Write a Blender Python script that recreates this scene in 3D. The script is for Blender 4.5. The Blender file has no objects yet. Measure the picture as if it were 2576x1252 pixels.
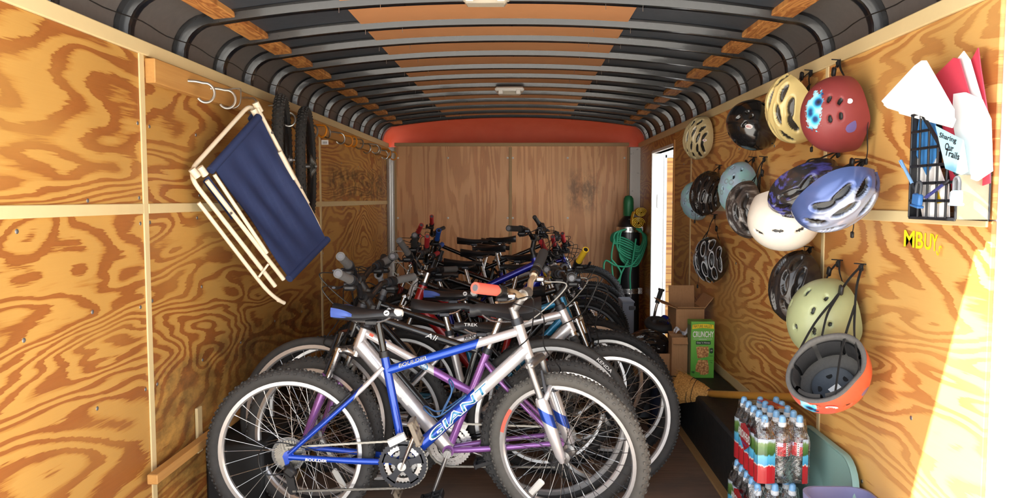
import bpy, bmesh, math, random
import numpy as np
from mathutils import Vector, Matrix, Quaternion

random.seed(7)
rng = np.random.default_rng(7)
PI = math.pi
scene = bpy.context.scene
COL = scene.collection

# ------------------------------------------------------------------ camera
FW, FH, FPX = 2576.0, 1252.0, 1900.0
EYE = Vector((0.0, 0.0, 1.34))
PITCH, YAW = math.atan(126.0 / FPX), math.atan(22.0 / FPX)
cam_data = bpy.data.cameras.new('camera')
cam_data.sensor_fit = 'HORIZONTAL'
cam_data.sensor_width = 36.0
cam_data.lens = FPX / FW * 36.0
cam_data.clip_start = 0.02
cam = bpy.data.objects.new('camera', cam_data)
cam.location = EYE
cam.rotation_euler = (PI / 2 - PITCH, 0.0, YAW)
COL.objects.link(cam)
scene.camera = cam
CAMROT = cam.rotation_euler.to_matrix()

# ------------------------------------------------------------------ world, sun, exposure
world = bpy.data.worlds.new('sky')
scene.world = world
world.use_nodes = True
bg = world.node_tree.nodes['Background']
# hazy summer sky: pale towards the horizon all round, bluer overhead
_wt = world.node_tree
_tc = _wt.nodes.new('ShaderNodeTexCoord')
_sp = _wt.nodes.new('ShaderNodeSeparateXYZ')
_rp = _wt.nodes.new('ShaderNodeValToRGB')
_wt.links.new(_tc.outputs['Generated'], _sp.inputs[0])
_wt.links.new(_sp.outputs['Z'], _rp.inputs[0])
_rp.color_ramp.elements[0].position = 0.0
_rp.color_ramp.elements[0].color = (1.0, 0.99, 0.97, 1)
_rp.color_ramp.elements[1].position = 0.8
_rp.color_ramp.elements[1].color = (0.20, 0.27, 0.38, 1)
_wt.links.new(_rp.outputs[0], bg.inputs['Color'])
bg.inputs['Strength'].default_value = 4.6
sun_data = bpy.data.lights.new('sun', 'SUN')
sun_data.energy = 28.0
sun_data.angle = math.radians(0.53)
sun_data.color = (1.0, 0.95, 0.86)
sun = bpy.data.objects.new('sun', sun_data)
sun.rotation_euler = Vector((0.9, 0.26, -0.735)).to_track_quat('-Z', 'Y').to_euler()
sun.location = (-6, -4, 12)
COL.objects.link(sun)
vs = scene.view_settings
vs.view_transform = 'Standard'
vs.look = 'None'
vs.gamma = 1.0
vs.use_curve_mapping = False
vs.exposure = -0.2
scene.cycles.max_bounces = 8
scene.cycles.diffuse_bounces = 5
scene.cycles.transparent_max_bounces = 16

# ------------------------------------------------------------------ geometry of the place (metres, floor z = 0, +y into the trailer)
XL, XR, YB, YO = -1.35, 1.20, 7.65, 1.935      # left wall, right wall, back wall, rear opening
ZW = 1.855                                     # top of the plywood
XC = 0.5 * (XL + XR)


def ray(px, py):
    return CAMROT @ Vector(((px - FW / 2) / FPX, -(py - FH / 2) / FPX, -1.0))


def at(px, py, Y):
    d = ray(px, py)
    return EYE + d * (Y / d.y)


def onx(px, py, X):
    d = ray(px, py)
    return EYE + d * (X / d.x)


# ------------------------------------------------------------------ materials
def S(r, g, b):
    def c(v):
        v /= 255.0
        return v / 12.92 if v <= 0.04045 else ((v + 0.055) / 1.055) ** 2.4
    return (c(r), c(g), c(b), 1.0)


MATS = {}


class NT:
    def __init__(self, name):
        self.m = bpy.data.materials.new(name)
        self.m.use_nodes = True
        self.t = self.m.node_tree
        self.b = self.t.nodes['Principled BSDF']

    def n(self, typ, **kw):
        nd = self.t.nodes.new(typ)
        for k, v in kw.items():
            if k.startswith('i_'):
                key = k[2:].replace('_', ' ')
                nd.inputs[int(key) if key.isdigit() else key].default_value = v
            else:
                setattr(nd, k, v)
        return nd

    def l(self, a, b):
        self.t.links.new(a, b)

    def math(self, op, a, b=None, c=None):
        nd = self.n('ShaderNodeMath', operation=op)
        for i, v in enumerate((a, b, c)):
            if v is None:
                continue
            if isinstance(v, (int, float)):
                nd.inputs[i].default_value = v
            else:
                self.l(v, nd.inputs[i])
        return nd.outputs[0]

    def mix(self, fac, a, b):
        nd = self.n('ShaderNodeMix', data_type='RGBA')
        for i, v in ((0, fac), (6, a), (7, b)):
            if isinstance(v, (int, float, tuple)):
                nd.inputs[i].default_value = v
            else:
                self.l(v, nd.inputs[i])
        return nd.outputs[2]

    def coords(self):
        return self.n('ShaderNodeTexCoord').outputs['Object']

    def noise(self, vec, scale=1.0, detail=2.0, rough=0.5, dist=0.0):
        nd = self.n('ShaderNodeTexNoise', i_Scale=scale, i_Detail=detail, i_Roughness=rough, i_Distortion=dist)
        if vec is not None:
            self.l(vec, nd.inputs['Vector'])
        return nd.outputs['Fac']

    def sep(self, vec):
        nd = self.n('ShaderNodeSeparateXYZ')
        self.l(vec, nd.inputs[0])
        return nd.outputs

    def comb(self, x, y, z):
        nd = self.n('ShaderNodeCombineXYZ')
        for i, v in enumerate((x, y, z)):
            if isinstance(v, (int, float)):
                nd.inputs[i].default_value = v
            else:
                self.l(v, nd.inputs[i])
        return nd.outputs[0]

    def ramp(self, fac, stops, interp='LINEAR'):
        nd = self.n('ShaderNodeValToRGB')
        nd.color_ramp.interpolation = interp
        el = nd.color_ramp.elements
        while len(el) < len(stops):
            el.new(0.5)
        for e, (p, c) in zip(el, stops):
            e.position = p
            e.color = c if isinstance(c, tuple) else (c, c, c, 1)
        self.l(fac, nd.inputs[0])
        return nd.outputs[0]

    def bump(self, h, strength=0.3, dist=0.002):
        nd = self.n('ShaderNodeBump', i_Strength=strength, i_Distance=dist)
        self.l(h, nd.inputs['Height'])
        self.l(nd.outputs[0], self.b.inputs['Normal'])

    def set(self, **kw):
        for k, v in kw.items():
            key = k.replace('_', ' ')
            if isinstance(v, (int, float, tuple)):
                self.b.inputs[key].default_value = v
            else:
                self.l(v, self.b.inputs[key])


def dk(c, f):
    return (min(1, c[0] * f), min(1, c[1] * f), min(1, c[2] * f), 1.0)


def plain(name, col, rough=0.5, metal=0.0, var=0.12, scale=25.0, bump=0.0, coat=0.0, alpha=1.0, spec=0.5, trans=0.0):
    """principled material with a soft procedural variation"""
    if name in MATS:
        return MATS[name]
    k = NT(name)
    co = k.coords()
    f = k.noise(co, scale, 4.0, 0.6)
    k.set(Base_Color=k.mix(f, dk(col, 1 - var), dk(col, 1 + var)), Metallic=metal)
    rr = k.n('ShaderNodeMapRange', i_3=max(0.02, rough - 0.07), i_4=min(1.0, rough + 0.07))
    k.l(k.noise(co, scale * 2.3, 3.0), rr.inputs[0])
    k.set(Roughness=rr.outputs[0])
    k.set(Specular_IOR_Level=spec)
    if coat:
        k.set(Coat_Weight=coat, Coat_Roughness=0.08)
    if alpha < 1:
        k.set(Alpha=alpha)
    if trans:
        k.set(Transmission_Weight=trans)
    if bump:
        k.bump(k.noise(co, scale * 4, 3.0), bump, 0.002)
    MATS[name] = k.m
    return k.m


def plywood(name, grain='y', light=S(204, 156, 82), mid=S(188, 132, 62), dark=S(150, 86, 40), K=27.0, su=0.5, sv=2.1, seed=0.0,
            contrast=1.0, spots=True, stain=None, rough=0.42):
    """rotary cut fir plywood: contour bands of early and late wood, feathered along the grain"""
    k = NT(name)
    co = k.coords()
    sx, sy, sz = k.sep(co)
    rnd = k.n('ShaderNodeObjectInfo').outputs['Random']
    sd = k.math('MULTIPLY_ADD', rnd, 37.0, seed)
    u, v = {'y': (sy, sz), 'z': (sz, sx), 'x': (sx, sy)}[grain]
    a = k.noise(k.comb(k.math('MULTIPLY', u, su), k.math('MULTIPLY', v, sv), sd), 1.0, 3.2, 0.46, 0.45)
    b = k.noise(k.comb(k.math('MULTIPLY', u, su * 4.2), k.math('MULTIPLY', v, sv * 3.6), sd), 1.0, 2.0, 0.5, 0.3)
    c = k.noise(k.comb(k.math('MULTIPLY', u, 6.0), k.math('MULTIPLY', v, 120.0), sd), 1.0, 3.0, 0.65)
    h = k.math('MULTIPLY_ADD', b, 1.1, k.math('MULTIPLY', a, K))
    h = k.math('MULTIPLY_ADD', c, 0.5, h)
    t = k.math('FRACT', h)
    col = k.ramp(t, [(0.0, mid), (0.05, light), (0.42, light), (0.56, mid), (0.62, dark), (0.9, dk(dark, 1.12)), (0.985, dk(dark, 0.95)), (1.0, mid)])
    fade = k.noise(k.comb(k.math('MULTIPLY', u, 0.9), k.math('MULTIPLY', v, 2.6), k.math('ADD', sd, 9.0)), 1.0, 2.0, 0.5)
    col = k.mix(k.ramp(fade, [(0.46, 0.0), (0.66, 0.5)]), col, dk(light, 0.92))
    # fine fibre and broad tone
    fib = k.noise(k.comb(k.math('MULTIPLY', u, 5.0), k.math('MULTIPLY', v, 260.0), sd), 1.0, 3.0, 0.65)
    col = k.mix(k.math('MULTIPLY', fib, 0.34), col, mid)
    broad = k.noise(k.comb(u, v, sd), 1.3, 3.0, 0.55)
    mr = k.n('ShaderNodeMapRange', i_1=0.3, i_2=0.7, i_3=0.84, i_4=1.12)
    k.l(broad, mr.inputs[0])
    hs = k.n('ShaderNodeHueSaturation')
    k.l(mr.outputs[0], hs.inputs['Value'])
    k.l(col, hs.inputs['Color'])
    col = hs.outputs['Color']
    if spots:      # pale football patches and putty
        vr = k.n('ShaderNodeTexVoronoi', i_Scale=1.9)
        vv = k.comb(k.math('MULTIPLY', u, 0.62), k.math('ADD', v, k.math('MULTIPLY', b, 0.05)), sd)
        k.l(vv, vr.inputs['Vector'])
        m = k.ramp(vr.outputs['Distance'], [(0.045, 1.0), (0.052, 0.0)])
        col = k.mix(k.math('MULTIPLY', m, 0.8), col, S(232, 196, 128))
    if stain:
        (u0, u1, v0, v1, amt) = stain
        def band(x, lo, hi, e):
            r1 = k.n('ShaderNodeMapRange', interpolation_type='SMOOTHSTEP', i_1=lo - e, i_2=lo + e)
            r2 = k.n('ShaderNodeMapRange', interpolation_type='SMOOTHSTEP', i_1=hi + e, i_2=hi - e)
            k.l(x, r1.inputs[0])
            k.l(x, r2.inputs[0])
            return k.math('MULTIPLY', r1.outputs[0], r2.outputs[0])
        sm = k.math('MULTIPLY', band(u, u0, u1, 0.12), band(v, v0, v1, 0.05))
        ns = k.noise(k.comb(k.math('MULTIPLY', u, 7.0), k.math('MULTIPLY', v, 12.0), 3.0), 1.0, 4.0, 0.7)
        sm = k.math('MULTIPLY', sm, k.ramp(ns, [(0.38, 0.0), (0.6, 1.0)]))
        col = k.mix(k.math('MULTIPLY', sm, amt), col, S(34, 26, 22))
    k.set(Base_Color=col, Roughness=rough, Specular_IOR_Level=0.45)
    k.bump(k.math('ADD', fib, t), 0.12, 0.001)
    return k.m


# ------------------------------------------------------------------ mesh builder
def frame_from(d):
    d = d.normalized()
    a = Vector((0, 0, 1)) if abs(d.z) < 0.9 else Vector((1, 0, 0))
    x = d.cross(a).normalized()
    return x, d.cross(x).normalized()


class MB:
    def __init__(self):
        self.v, self.f, self.m = [], [], []

    def add(self, vs_, fs, m=0):
        o = len(self.v)
        self.v.extend([tuple(p) for p in vs_])
        self.f.extend([tuple(i + o for i in f) for f in fs])
        self.m.extend([m] * len(fs))
        return self

    def box(self, c, s, rot=None, b=0.0, m=0):
        h = [0.5 * q for q in s]
        c = Vector(c)
        b = min(b, 0.49 * min(s))
        vs_, idx = [], {}
        if b <= 0:
            for sx in (-1, 1):
                for sy in (-1, 1):
                    for sz in (-1, 1):
                        vs_.append(Vector((sx * h[0], sy * h[1], sz * h[2])))
            fs = [(0, 1, 3, 2), (4, 6, 7, 5), (0, 4, 5, 1), (2, 3, 7, 6), (0, 2, 6, 4), (1, 5, 7, 3)]
        else:
            for sx in (-1, 1):
                for sy in (-1, 1):
                    for sz in (-1, 1):
                        s3 = (sx, sy, sz)
                        for ax in range(3):
                            p = [s3[i] * (h[i] if i == ax else h[i] - b) for i in range(3)]
                            idx[(s3, ax)] = len(vs_)
                            vs_.append(Vector(p))
            fs = []
            for ax in range(3):
                o1, o2 = [i for i in range(3) if i != ax]
                for s0 in (-1, 1):
                    q = []
                    for (p1, p2) in ((-1, -1), (1, -1), (1, 1), (-1, 1)):
                        s3 = [0, 0, 0]
                        s3[ax], s3[o1], s3[o2] = s0, p1, p2
                        q.append(idx[(tuple(s3), ax)])
                    fs.append(tuple(q))
            for ax in range(3):      # edges running along ax
                o1, o2 = [i for i in range(3) if i != ax]
                for p1 in (-1, 1):
                    for p2 in (-1, 1):
                        lo, hi = [0, 0, 0], [0, 0, 0]
                        lo[ax], hi[ax] = -1, 1
                        lo[o1] = hi[o1] = p1
                        lo[o2] = hi[o2] = p2
                        lo, hi = tuple(lo), tuple(hi)
                        fs.append((idx[(lo, o1)], idx[(hi, o1)], idx[(hi, o2)], idx[(lo, o2)]))
            for sx in (-1, 1):
                for sy in (-1, 1):
                    for sz in (-1, 1):
                        s3 = (sx, sy, sz)
                        fs.append(tuple(idx[(s3, a)] for a in range(3)))
        if rot is not None:
            vs_ = [rot @ p for p in vs_]
        return self.add([p + c for p in vs_], fs, m)

    def bar(self, a, b, w, h, up=(0, 0, 1), bev=0.0, m=0):
        """box beam from a to b, w wide, h high (along up)"""
        a, b = Vector(a), Vector(b)
        x = (b - a).normalized()
        y = Vector(up).cross(x).normalized()
        z = x.cross(y)
        rot = Matrix((x, y, z)).transposed()
        return self.box((a + b) / 2, ((b - a).length, w, h), rot, bev, m)

    def tube(self, pts, r, n=10, m=0, caps=True, closed=False, flat=None, ref=None):
        """sweep a circle (or an ellipse with flat=(rx, ry)) along a polyline"""
        pts = [Vector(p) for p in pts]
        N = len(pts)
        rs = list(r) if isinstance(r, (list, tuple)) else [r] * N
        tang = []
        for i in range(N):
            if closed:
                d = pts[(i + 1) % N] - pts[i - 1]
            else:
                d = pts[min(i + 1, N - 1)] - pts[max(i - 1, 0)]
            tang.append(d.normalized() if d.length > 1e-9 else Vector((0, 0, 1)))
        if ref is None:
            x, y = frame_from(tang[0])
        else:
            x = Vector(ref)
            x = (x - tang[0] * x.dot(tang[0])).normalized()
        vs_ = []
        for i in range(N):
            t = tang[i]
            if i:
                x = (x - t * x.dot(t))
                x = x.normalized() if x.length > 1e-6 else frame_from(t)[0]
            y = t.cross(x)
            fx, fy = flat if flat else (1.0, 1.0)
            for j in range(n):
                a = 2 * PI * j / n
                vs_.append(pts[i] + x * (rs[i] * fx * math.cos(a)) + y * (rs[i] * fy * math.sin(a)))
        fs = []
        for i in range(N if closed else N - 1):
            i2 = (i + 1) % N
            for j in range(n):
                j2 = (j + 1) % n
                fs.append((i * n + j, i * n + j2, i2 * n + j2, i2 * n + j))
        if caps and not closed:
            fs.append(tuple(range(n - 1, -1, -1)))
            fs.append(tuple((N - 1) * n + j for j in range(n)))
        return self.add(vs_, fs, m)

    def lathe(self, prof, o=(0, 0, 0), axis=(0, 0, 1), n=24, m=0, closed=False, caps=False):
        """profile of (radius, height along axis) turned about the axis"""
        o, ax = Vector(o), Vector(axis).normalized()
        x, y = frame_from(ax)
        P = len(prof)
        vs_ = []
        for j in range(n):
            a = 2 * PI * j / n
            e = x * math.cos(a) + y * math.sin(a)
            for (r, h) in prof:
                vs_.append(o + e * r + ax * h)
        fs = []
        for j in range(n):
            j2 = (j + 1) % n
            for i in range(P if closed else P - 1):
                i2 = (i + 1) % P
                fs.append((j * P + i, j2 * P + i, j2 * P + i2, j * P + i2))
        if caps:
            fs.append(tuple(j * P for j in range(n)))
            fs.append(tuple(j * P + P - 1 for j in range(n - 1, -1, -1)))
        return self.add(vs_, fs, m)

    def plate(self, poly, off, m=0):
        """flat polygon (list of 3-d points) thickened by the vector off"""
        poly = [Vector(p) for p in poly]
        off = Vector(off)
        n = len(poly)
        vs_ = poly + [p + off for p in poly]
        fs = [tuple(range(n - 1, -1, -1)), tuple(range(n, 2 * n))]
        for i in range(n):
            j = (i + 1) % n
            fs.append((i, j, n + j, n + i))
        return self.add(vs_, fs, m)

    def ribbon(self, pts, w, t, side, m=0):
        """strap: thin strip through pts, side = width direction"""
        pts = [Vector(p) for p in pts]
        N = len(pts)
        vs_ = []
        for i in range(N):
            d = (pts[min(i + 1, N - 1)] - pts[max(i - 1, 0)]).normalized()
            s = Vector(side)
            s = (s - d * s.dot(d)).normalized()
            nn = d.cross(s)
            for (p, q) in ((-1, -1), (1, -1), (1, 1), (-1, 1)):
                vs_.append(pts[i] + s * (p * w / 2) + nn * (q * t / 2))
        fs = [(0, 1, 2, 3), tuple(4 * (N - 1) + k for k in (3, 2, 1, 0))]
        for i in range(N - 1):
            for j in range(4):
                j2 = (j + 1) % 4
                fs.append((4 * i + j, 4 * i + 4 + j, 4 * i + 4 + j2, 4 * i + j2))
        return self.add(vs_, fs, m)

    def grid(self, P, m=0, wrap_u=False, wrap_v=False):
        """P[i][j] of points"""
        nu, nv = len(P), len(P[0])
        vs_ = [p for row in P for p in row]
        fs = []
        for i in range(nu if wrap_u else nu - 1):
            for j in range(nv if wrap_v else nv - 1):
                i2, j2 = (i + 1) % nu, (j + 1) % nv
                fs.append((i * nv + j, i2 * nv + j, i2 * nv + j2, i * nv + j2))
        return self.add(vs_, fs, m)

    def xf(self, fn):
        self.v = [tuple(fn(Vector(p))) for p in self.v]
        return self

    def mesh(self, name, mats, smooth=True, fix=True, angle=38):
        me = bpy.data.meshes.new(name)
        me.from_pydata(self.v, [], self.f)
        for q in (mats if isinstance(mats, (list, tuple)) else [mats]):
            me.materials.append(q)
        if any(self.m):
            me.polygons.foreach_set('material_index', self.m)
        if fix:
            bm = bmesh.new()
            bm.from_mesh(me)
            bmesh.ops.recalc_face_normals(bm, faces=bm.faces)
            bm.to_mesh(me)
            bm.free()
        if smooth:
            me.polygons.foreach_set('use_smooth', [True] * len(me.polygons))
            me.set_sharp_from_angle(angle=math.radians(angle))
        me.update()
        return me

    def build(self, name, mats, parent=None, smooth=True, fix=True, angle=38):
        return link(name, self.mesh(name, mats, smooth, fix, angle), parent)


def link(name, me, parent=None, loc=None, rot=None):
    o = bpy.data.objects.new(name, me)
    COL.objects.link(o)
    if parent is not None:
        o.parent = parent
    if loc is not None:
        o.location = loc
    if rot is not None:
        o.rotation_mode = 'QUATERNION'
        o.rotation_quaternion = rot
    return o


def tag(o, label=None, cat=None, group=None, kind=None):
    if label:
        o['label'] = label
    if cat:
        o['category'] = cat
    if group:
        o['group'] = group
    if kind:
        o['kind'] = kind
    return o


def thing(name, label, cat, loc=(0, 0, 0), group=None, rotz=0.0):
    o = bpy.data.objects.new(name, None)
    COL.objects.link(o)
    o.location = loc
    o.rotation_euler = (0, 0, rotz)
    o.empty_display_size = 0.1
    return tag(o, label, cat, group)


def smoothpath(pts, n=8):
    """Catmull-Rom through the points"""
    pts = [Vector(p) for p in pts]
    q = [2 * pts[0] - pts[1]] + pts + [2 * pts[-1] - pts[-2]]
    out = []
    for i in range(1, len(q) - 2):
        p0, p1, p2, p3 = q[i - 1:i + 3]
        for s in range(n):
            t = s / n
            out.append(0.5 * ((2 * p1) + (p2 - p0) * t + (2 * p0 - 5 * p1 + 4 * p2 - p3) * t * t + (3 * p1 - p0 - 3 * p2 + p3) * t ** 3))
    out.append(pts[-1])
    return out


# ------------------------------------------------------------------ lettering
_TXT = {}


def text_geo(s, offset=0.0, shear=0.0, strips=0):
    """flat mesh of a string: (verts 2-d with cap height 1 centred on the origin, faces)"""
    key = (s, offset, shear, strips)
    if key in _TXT:
        return _TXT[key]
    cu = bpy.data.curves.new('txt', 'FONT')
    cu.body = s
    cu.offset = offset
    cu.shear = shear
    cu.resolution_u = 3
    ob = bpy.data.objects.new('txt', cu)
    COL.objects.link(ob)
    dg = bpy.context.evaluated_depsgraph_get()
    me = bpy.data.meshes.new_from_object(ob.evaluated_get(dg))
    bm = bmesh.new()
    bm.from_mesh(me)
    xs = [v.co.x for v in bm.verts]
    ys = [v.co.y for v in bm.verts]
    cx, cy, h = (min(xs) + max(xs)) / 2, (min(ys) + max(ys)) / 2, max(1e-6, max(ys) - min(ys))
    for v in bm.verts:
        v.co.x, v.co.y, v.co.z = (v.co.x - cx) / h, (v.co.y - cy) / h, 0
    for i in range(1, strips):
        y = -0.5 + i / strips
        bmesh.ops.bisect_plane(bm, geom=bm.verts[:] + bm.edges[:] + bm.faces[:], plane_co=(0, y, 0), plane_no=(0, 1, 0))
    bm.verts.index_update()
    out = ([(v.co.x, v.co.y) for v in bm.verts], [tuple(v.index for v in f.verts) for f in bm.faces])
    bm.free()
    bpy.data.objects.remove(ob)
    bpy.data.meshes.remove(me)
    bpy.data.curves.remove(cu)
    _TXT[key] = out
    return out


def text_plane(s, c, right, up, h, mat, parent, width=None, name='lettering', offset=0.0, shear=0.0, lift=0.0006):
    """text on a plane; c centre, right / up unit vectors, h cap height"""
    vs_, fs = text_geo(s, offset, shear)
    c, right, up = Vector(c), Vector(right).normalized(), Vector(up).normalized()
    nrm = right.cross(up)
    sx = h
    if width:
        w = max(p[0] for p in vs_) - min(p[0] for p in vs_)
        sx = width / w
    mb = MB().add([c + right * (x * sx) + up * (y * h) + nrm * lift for x, y in vs_], fs)
    return mb.build(name, mat, parent, smooth=False, fix=False)


def text_tube(s, a, d, face, r, h, mat, parent, width=None, offset=0.0, shear=0.0, lift=0.0006, name='lettering'):
    """text wrapped on a tube; a = point on the axis under the text centre, d reading direction, face = towards the reader"""
    vs_, fs = text_geo(s, offset, shear, 6)
    a, d = Vector(a), Vector(d).normalized()
    f = Vector(face)
    f = (f - d * f.dot(d)).normalized()
    g = f.cross(d)
    if g.z < 0:
        g = -g
    sx = h
    if width:
        w = max(p[0] for p in vs_) - min(p[0] for p in vs_)
        sx = width / w
    P = []
    for x, y in vs_:
        an = y * h / r
        P.append(a + d * (x * sx) + (f * math.cos(an) + g * math.sin(an)) * (r + lift))
    return MB().add(P, fs).build(name, mat, parent, smooth=False, fix=False)


# ------------------------------------------------------------------ shared materials
M = {}
M['black_rubber'] = plain('black rubber', S(46, 46, 47), 0.75, var=0.3, scale=60, bump=0.3)
M['dusty_tyre'] = plain('dusty tyre rubber', S(88, 85, 80), 0.85, var=0.25, scale=30, bump=0.4)
M['tyre'] = plain('tyre rubber', S(58, 57, 56), 0.8, var=0.3, scale=30, bump=0.4)
M['dark_tyre'] = plain('dark tyre rubber', S(36, 36, 37), 0.75, var=0.3, scale=30, bump=0.4)
M['silver'] = plain('polished aluminium', S(205, 205, 205), 0.28, 1.0, 0.06, 40)
M['rim_silver'] = plain('machined rim aluminium', S(226, 226, 226), 0.38, 0.85, 0.08, 50)
M['steel'] = plain('spoke steel', S(200, 198, 194), 0.3, 1.0, 0.1, 40)
M['dull_steel'] = plain('dull zinc steel', S(160, 160, 160), 0.45, 0.9, 0.15, 40)
M['black_paint'] = plain('gloss black paint', S(22, 22, 24), 0.25, 0.0, 0.2, 30, coat=0.6)
M['black_plastic'] = plain('black plastic', S(26, 26, 28), 0.45, 0.0, 0.2, 40)
M['grey_plastic'] = plain('grey plastic', S(98, 99, 104), 0.5, 0.0, 0.12, 40)
M['white_plastic'] = plain('white plastic', S(232, 230, 222), 0.4, 0.0, 0.04, 30)
M['white_print'] = plain('white print', S(238, 238, 236), 0.5, 0.0, 0.02, 30)
M['black_print'] = plain('black print', S(20, 20, 22), 0.5, 0.0, 0.05, 30)
M['cream_trim'] = plain('cream painted trim', S(222, 200, 150), 0.5, 0.0, 0.05, 18)
M['chain'] = plain('chain steel', S(150, 148, 142), 0.35, 0.9, 0.25, 90)
M['dark_steel'] = plain('black oxide steel', S(58, 60, 66), 0.4, 0.6, 0.2, 60)
M['cable'] = plain('black cable housing', S(24, 24, 25), 0.4, 0.0, 0.1, 30)
M['cable_grey'] = plain('grey cable housing', S(150, 148, 142), 0.4, 0.0, 0.1, 30)
# ================================================================== THE SETTING
def struct(o, label=None):
    o['kind'] = 'structure'
    if label:
        o['label'] = label
    return o


# ---- ground outside
k = NT('pale gravel yard')
co = k.coords()
g = k.noise(co, 3.0, 6.0, 0.7)
k.set(Base_Color=k.mix(g, S(214, 207, 196), S(236, 231, 223)), Roughness=0.9)
k.bump(k.noise(co, 40.0, 4.0), 0.5, 0.01)
GZ = -0.48
gm = MB().box((0, 3, GZ - 0.05), (160, 160, 0.1))
struct(gm.build('ground', k.m, None, False), 'pale sunlit gravel yard outside the trailer')

# ---- floor: worn plywood
k = NT('worn floor plywood')
co = k.coords()
sx, sy, sz = k.sep(co)
f1 = k.noise(k.comb(k.math('MULTIPLY', sx, 3.0), k.math('MULTIPLY', sy, 55.0), 0), 1.0, 4.0, 0.65)
f2 = k.noise(co, 2.5, 5.0, 0.65)
c1 = k.mix(f1, S(96, 74, 60), S(158, 132, 112))
c1 = k.mix(k.ramp(f2, [(0.4, 0.0), (0.72, 0.7)]), c1, S(86, 80, 76))
k.set(Base_Color=c1, Roughness=0.7)
k.bump(f1, 0.3, 0.002)
FLOORM = k.m
fl = struct(MB().box(((XL + XR) / 2, (YO + YB) / 2, -0.06), (XR - XL + 0.12, YB - YO + 0.1, 0.12)).build('floor', FLOORM, None, False),
            'worn grey brown plywood floor of the trailer')

# ---- outer walls with the plywood lining as panels
SKIN = plain('white exterior skin', S(225, 225, 222), 0.5, 0.0, 0.04, 10)
PLY = plywood('fir plywood', 'y', seed=3.0)
PLY_R = plywood('fir plywood brightened as lit', 'y', S(230, 182, 108), S(214, 156, 84), S(174, 106, 54), seed=41.0)  # yellower ply, also lightened in colour for light the right wall lacks
PLY_STAIN = plywood('fir plywood with scuff', 'y', seed=11.0, stain=(-1.05, 1.1, -0.24, 0.0, 0.75))
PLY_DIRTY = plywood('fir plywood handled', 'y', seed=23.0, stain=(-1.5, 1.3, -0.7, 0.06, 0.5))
TOPZ = 1.90
wl = struct(MB().box((XL - 0.04, (YO - 0.06 + YB) / 2, TOPZ / 2), (0.055, YB - YO + 0.06, TOPZ)).build('wall_left', SKIN, None, False),
            'left trailer wall lined with orange plywood panels')
DY0, DY1, DZ = 5.95, 6.91, 1.75       # side door opening
mb = MB()
for (y0, y1, z0, z1) in ((YO, DY0, 0, TOPZ), (DY1, YB, 0, TOPZ), (DY0, DY1, DZ, TOPZ)):
    mb.box((XR + 0.04, (y0 + y1) / 2, (z0 + z1) / 2), (0.055, y1 - y0, z1 - z0))
wr = struct(mb.build('wall_right', SKIN, None, False), 'right trailer wall lined with orange plywood panels')

PT = 0.0125


def panel(side, y0, y1, z0, z1, mat, parent):
    X = XL - PT / 2 if side == 'L' else XR + PT / 2
    o = MB().box((0, 0, 0), (PT, y1 - y0 - 0.004, z1 - z0 - 0.004), None, 0.002).build('panel', mat, parent, False)
    o.location = (X, (y0 + y1) / 2, (z0 + z1) / 2)
    return o


ZM = 1.305
LY = [YO - 0.06, 2.70, 5.08, YB]
for i in range(3):
    panel('L', LY[i], LY[i + 1], ZM, ZW, PLY_STAIN if i == 2 else PLY, wl)
    panel('L', LY[i], LY[i + 1], 0.0, ZM, PLY_DIRTY if i == 1 else PLY, wl)
RY = [YO, 3.0, 5.35]
for i in range(2):
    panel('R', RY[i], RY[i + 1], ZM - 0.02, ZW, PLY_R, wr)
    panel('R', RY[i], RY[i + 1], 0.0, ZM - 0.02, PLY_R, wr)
panel('R', 5.35, DY0, 0.0, ZW, PLY, wr)
panel('R', DY1, YB, 0.0, ZW, PLY, wr)
panel('R', DY0, DY1, DZ, ZW, PLY, wr)

# cream strips on the joints
for i in (1, 2):
    MB().box((XL + 0.003, LY[i], ZW / 2), (0.006, 0.036, ZW), None, 0.002).build('joint_strip', M['cream_trim'], wl, False)
for i in range(3):
    MB().box((XL + 0.0035, (LY[i] + LY[i + 1]) / 2, ZM), (0.007, LY[i + 1] - LY[i] - 0.038, 0.036), None, 0.002).build('joint_strip', M['cream_trim'], wl, False)
for y in RY[1:]:
    MB().box((XR - 0.003, y, ZW / 2), (0.006, 0.028, ZW), None, 0.002).build('joint_strip', M['cream_trim'], wr, False)
for i in range(2):
    MB().box((XR - 0.0035, (RY[i] + RY[i + 1]) / 2, ZM - 0.02), (0.007, RY[i + 1] - RY[i] - 0.03, 0.036), None, 0.002).build('joint_strip', M['cream_trim'], wr, False)
# cream rail along the top of each wall
for nm, X, s in (('trim_1', XL, 1), ('trim_2', XR, -1)):
    t_ = MB().box((X + s * 0.004, (YO + YB) / 2, ZW + 0.022), (0.014, YB - YO + 0.12, 0.05), None, 0.003).build(nm, M['cream_trim'], None, False)
    struct(t_, 'cream painted rail along the top of the %s plywood wall' % ('left' if s > 0 else 'right'))

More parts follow.
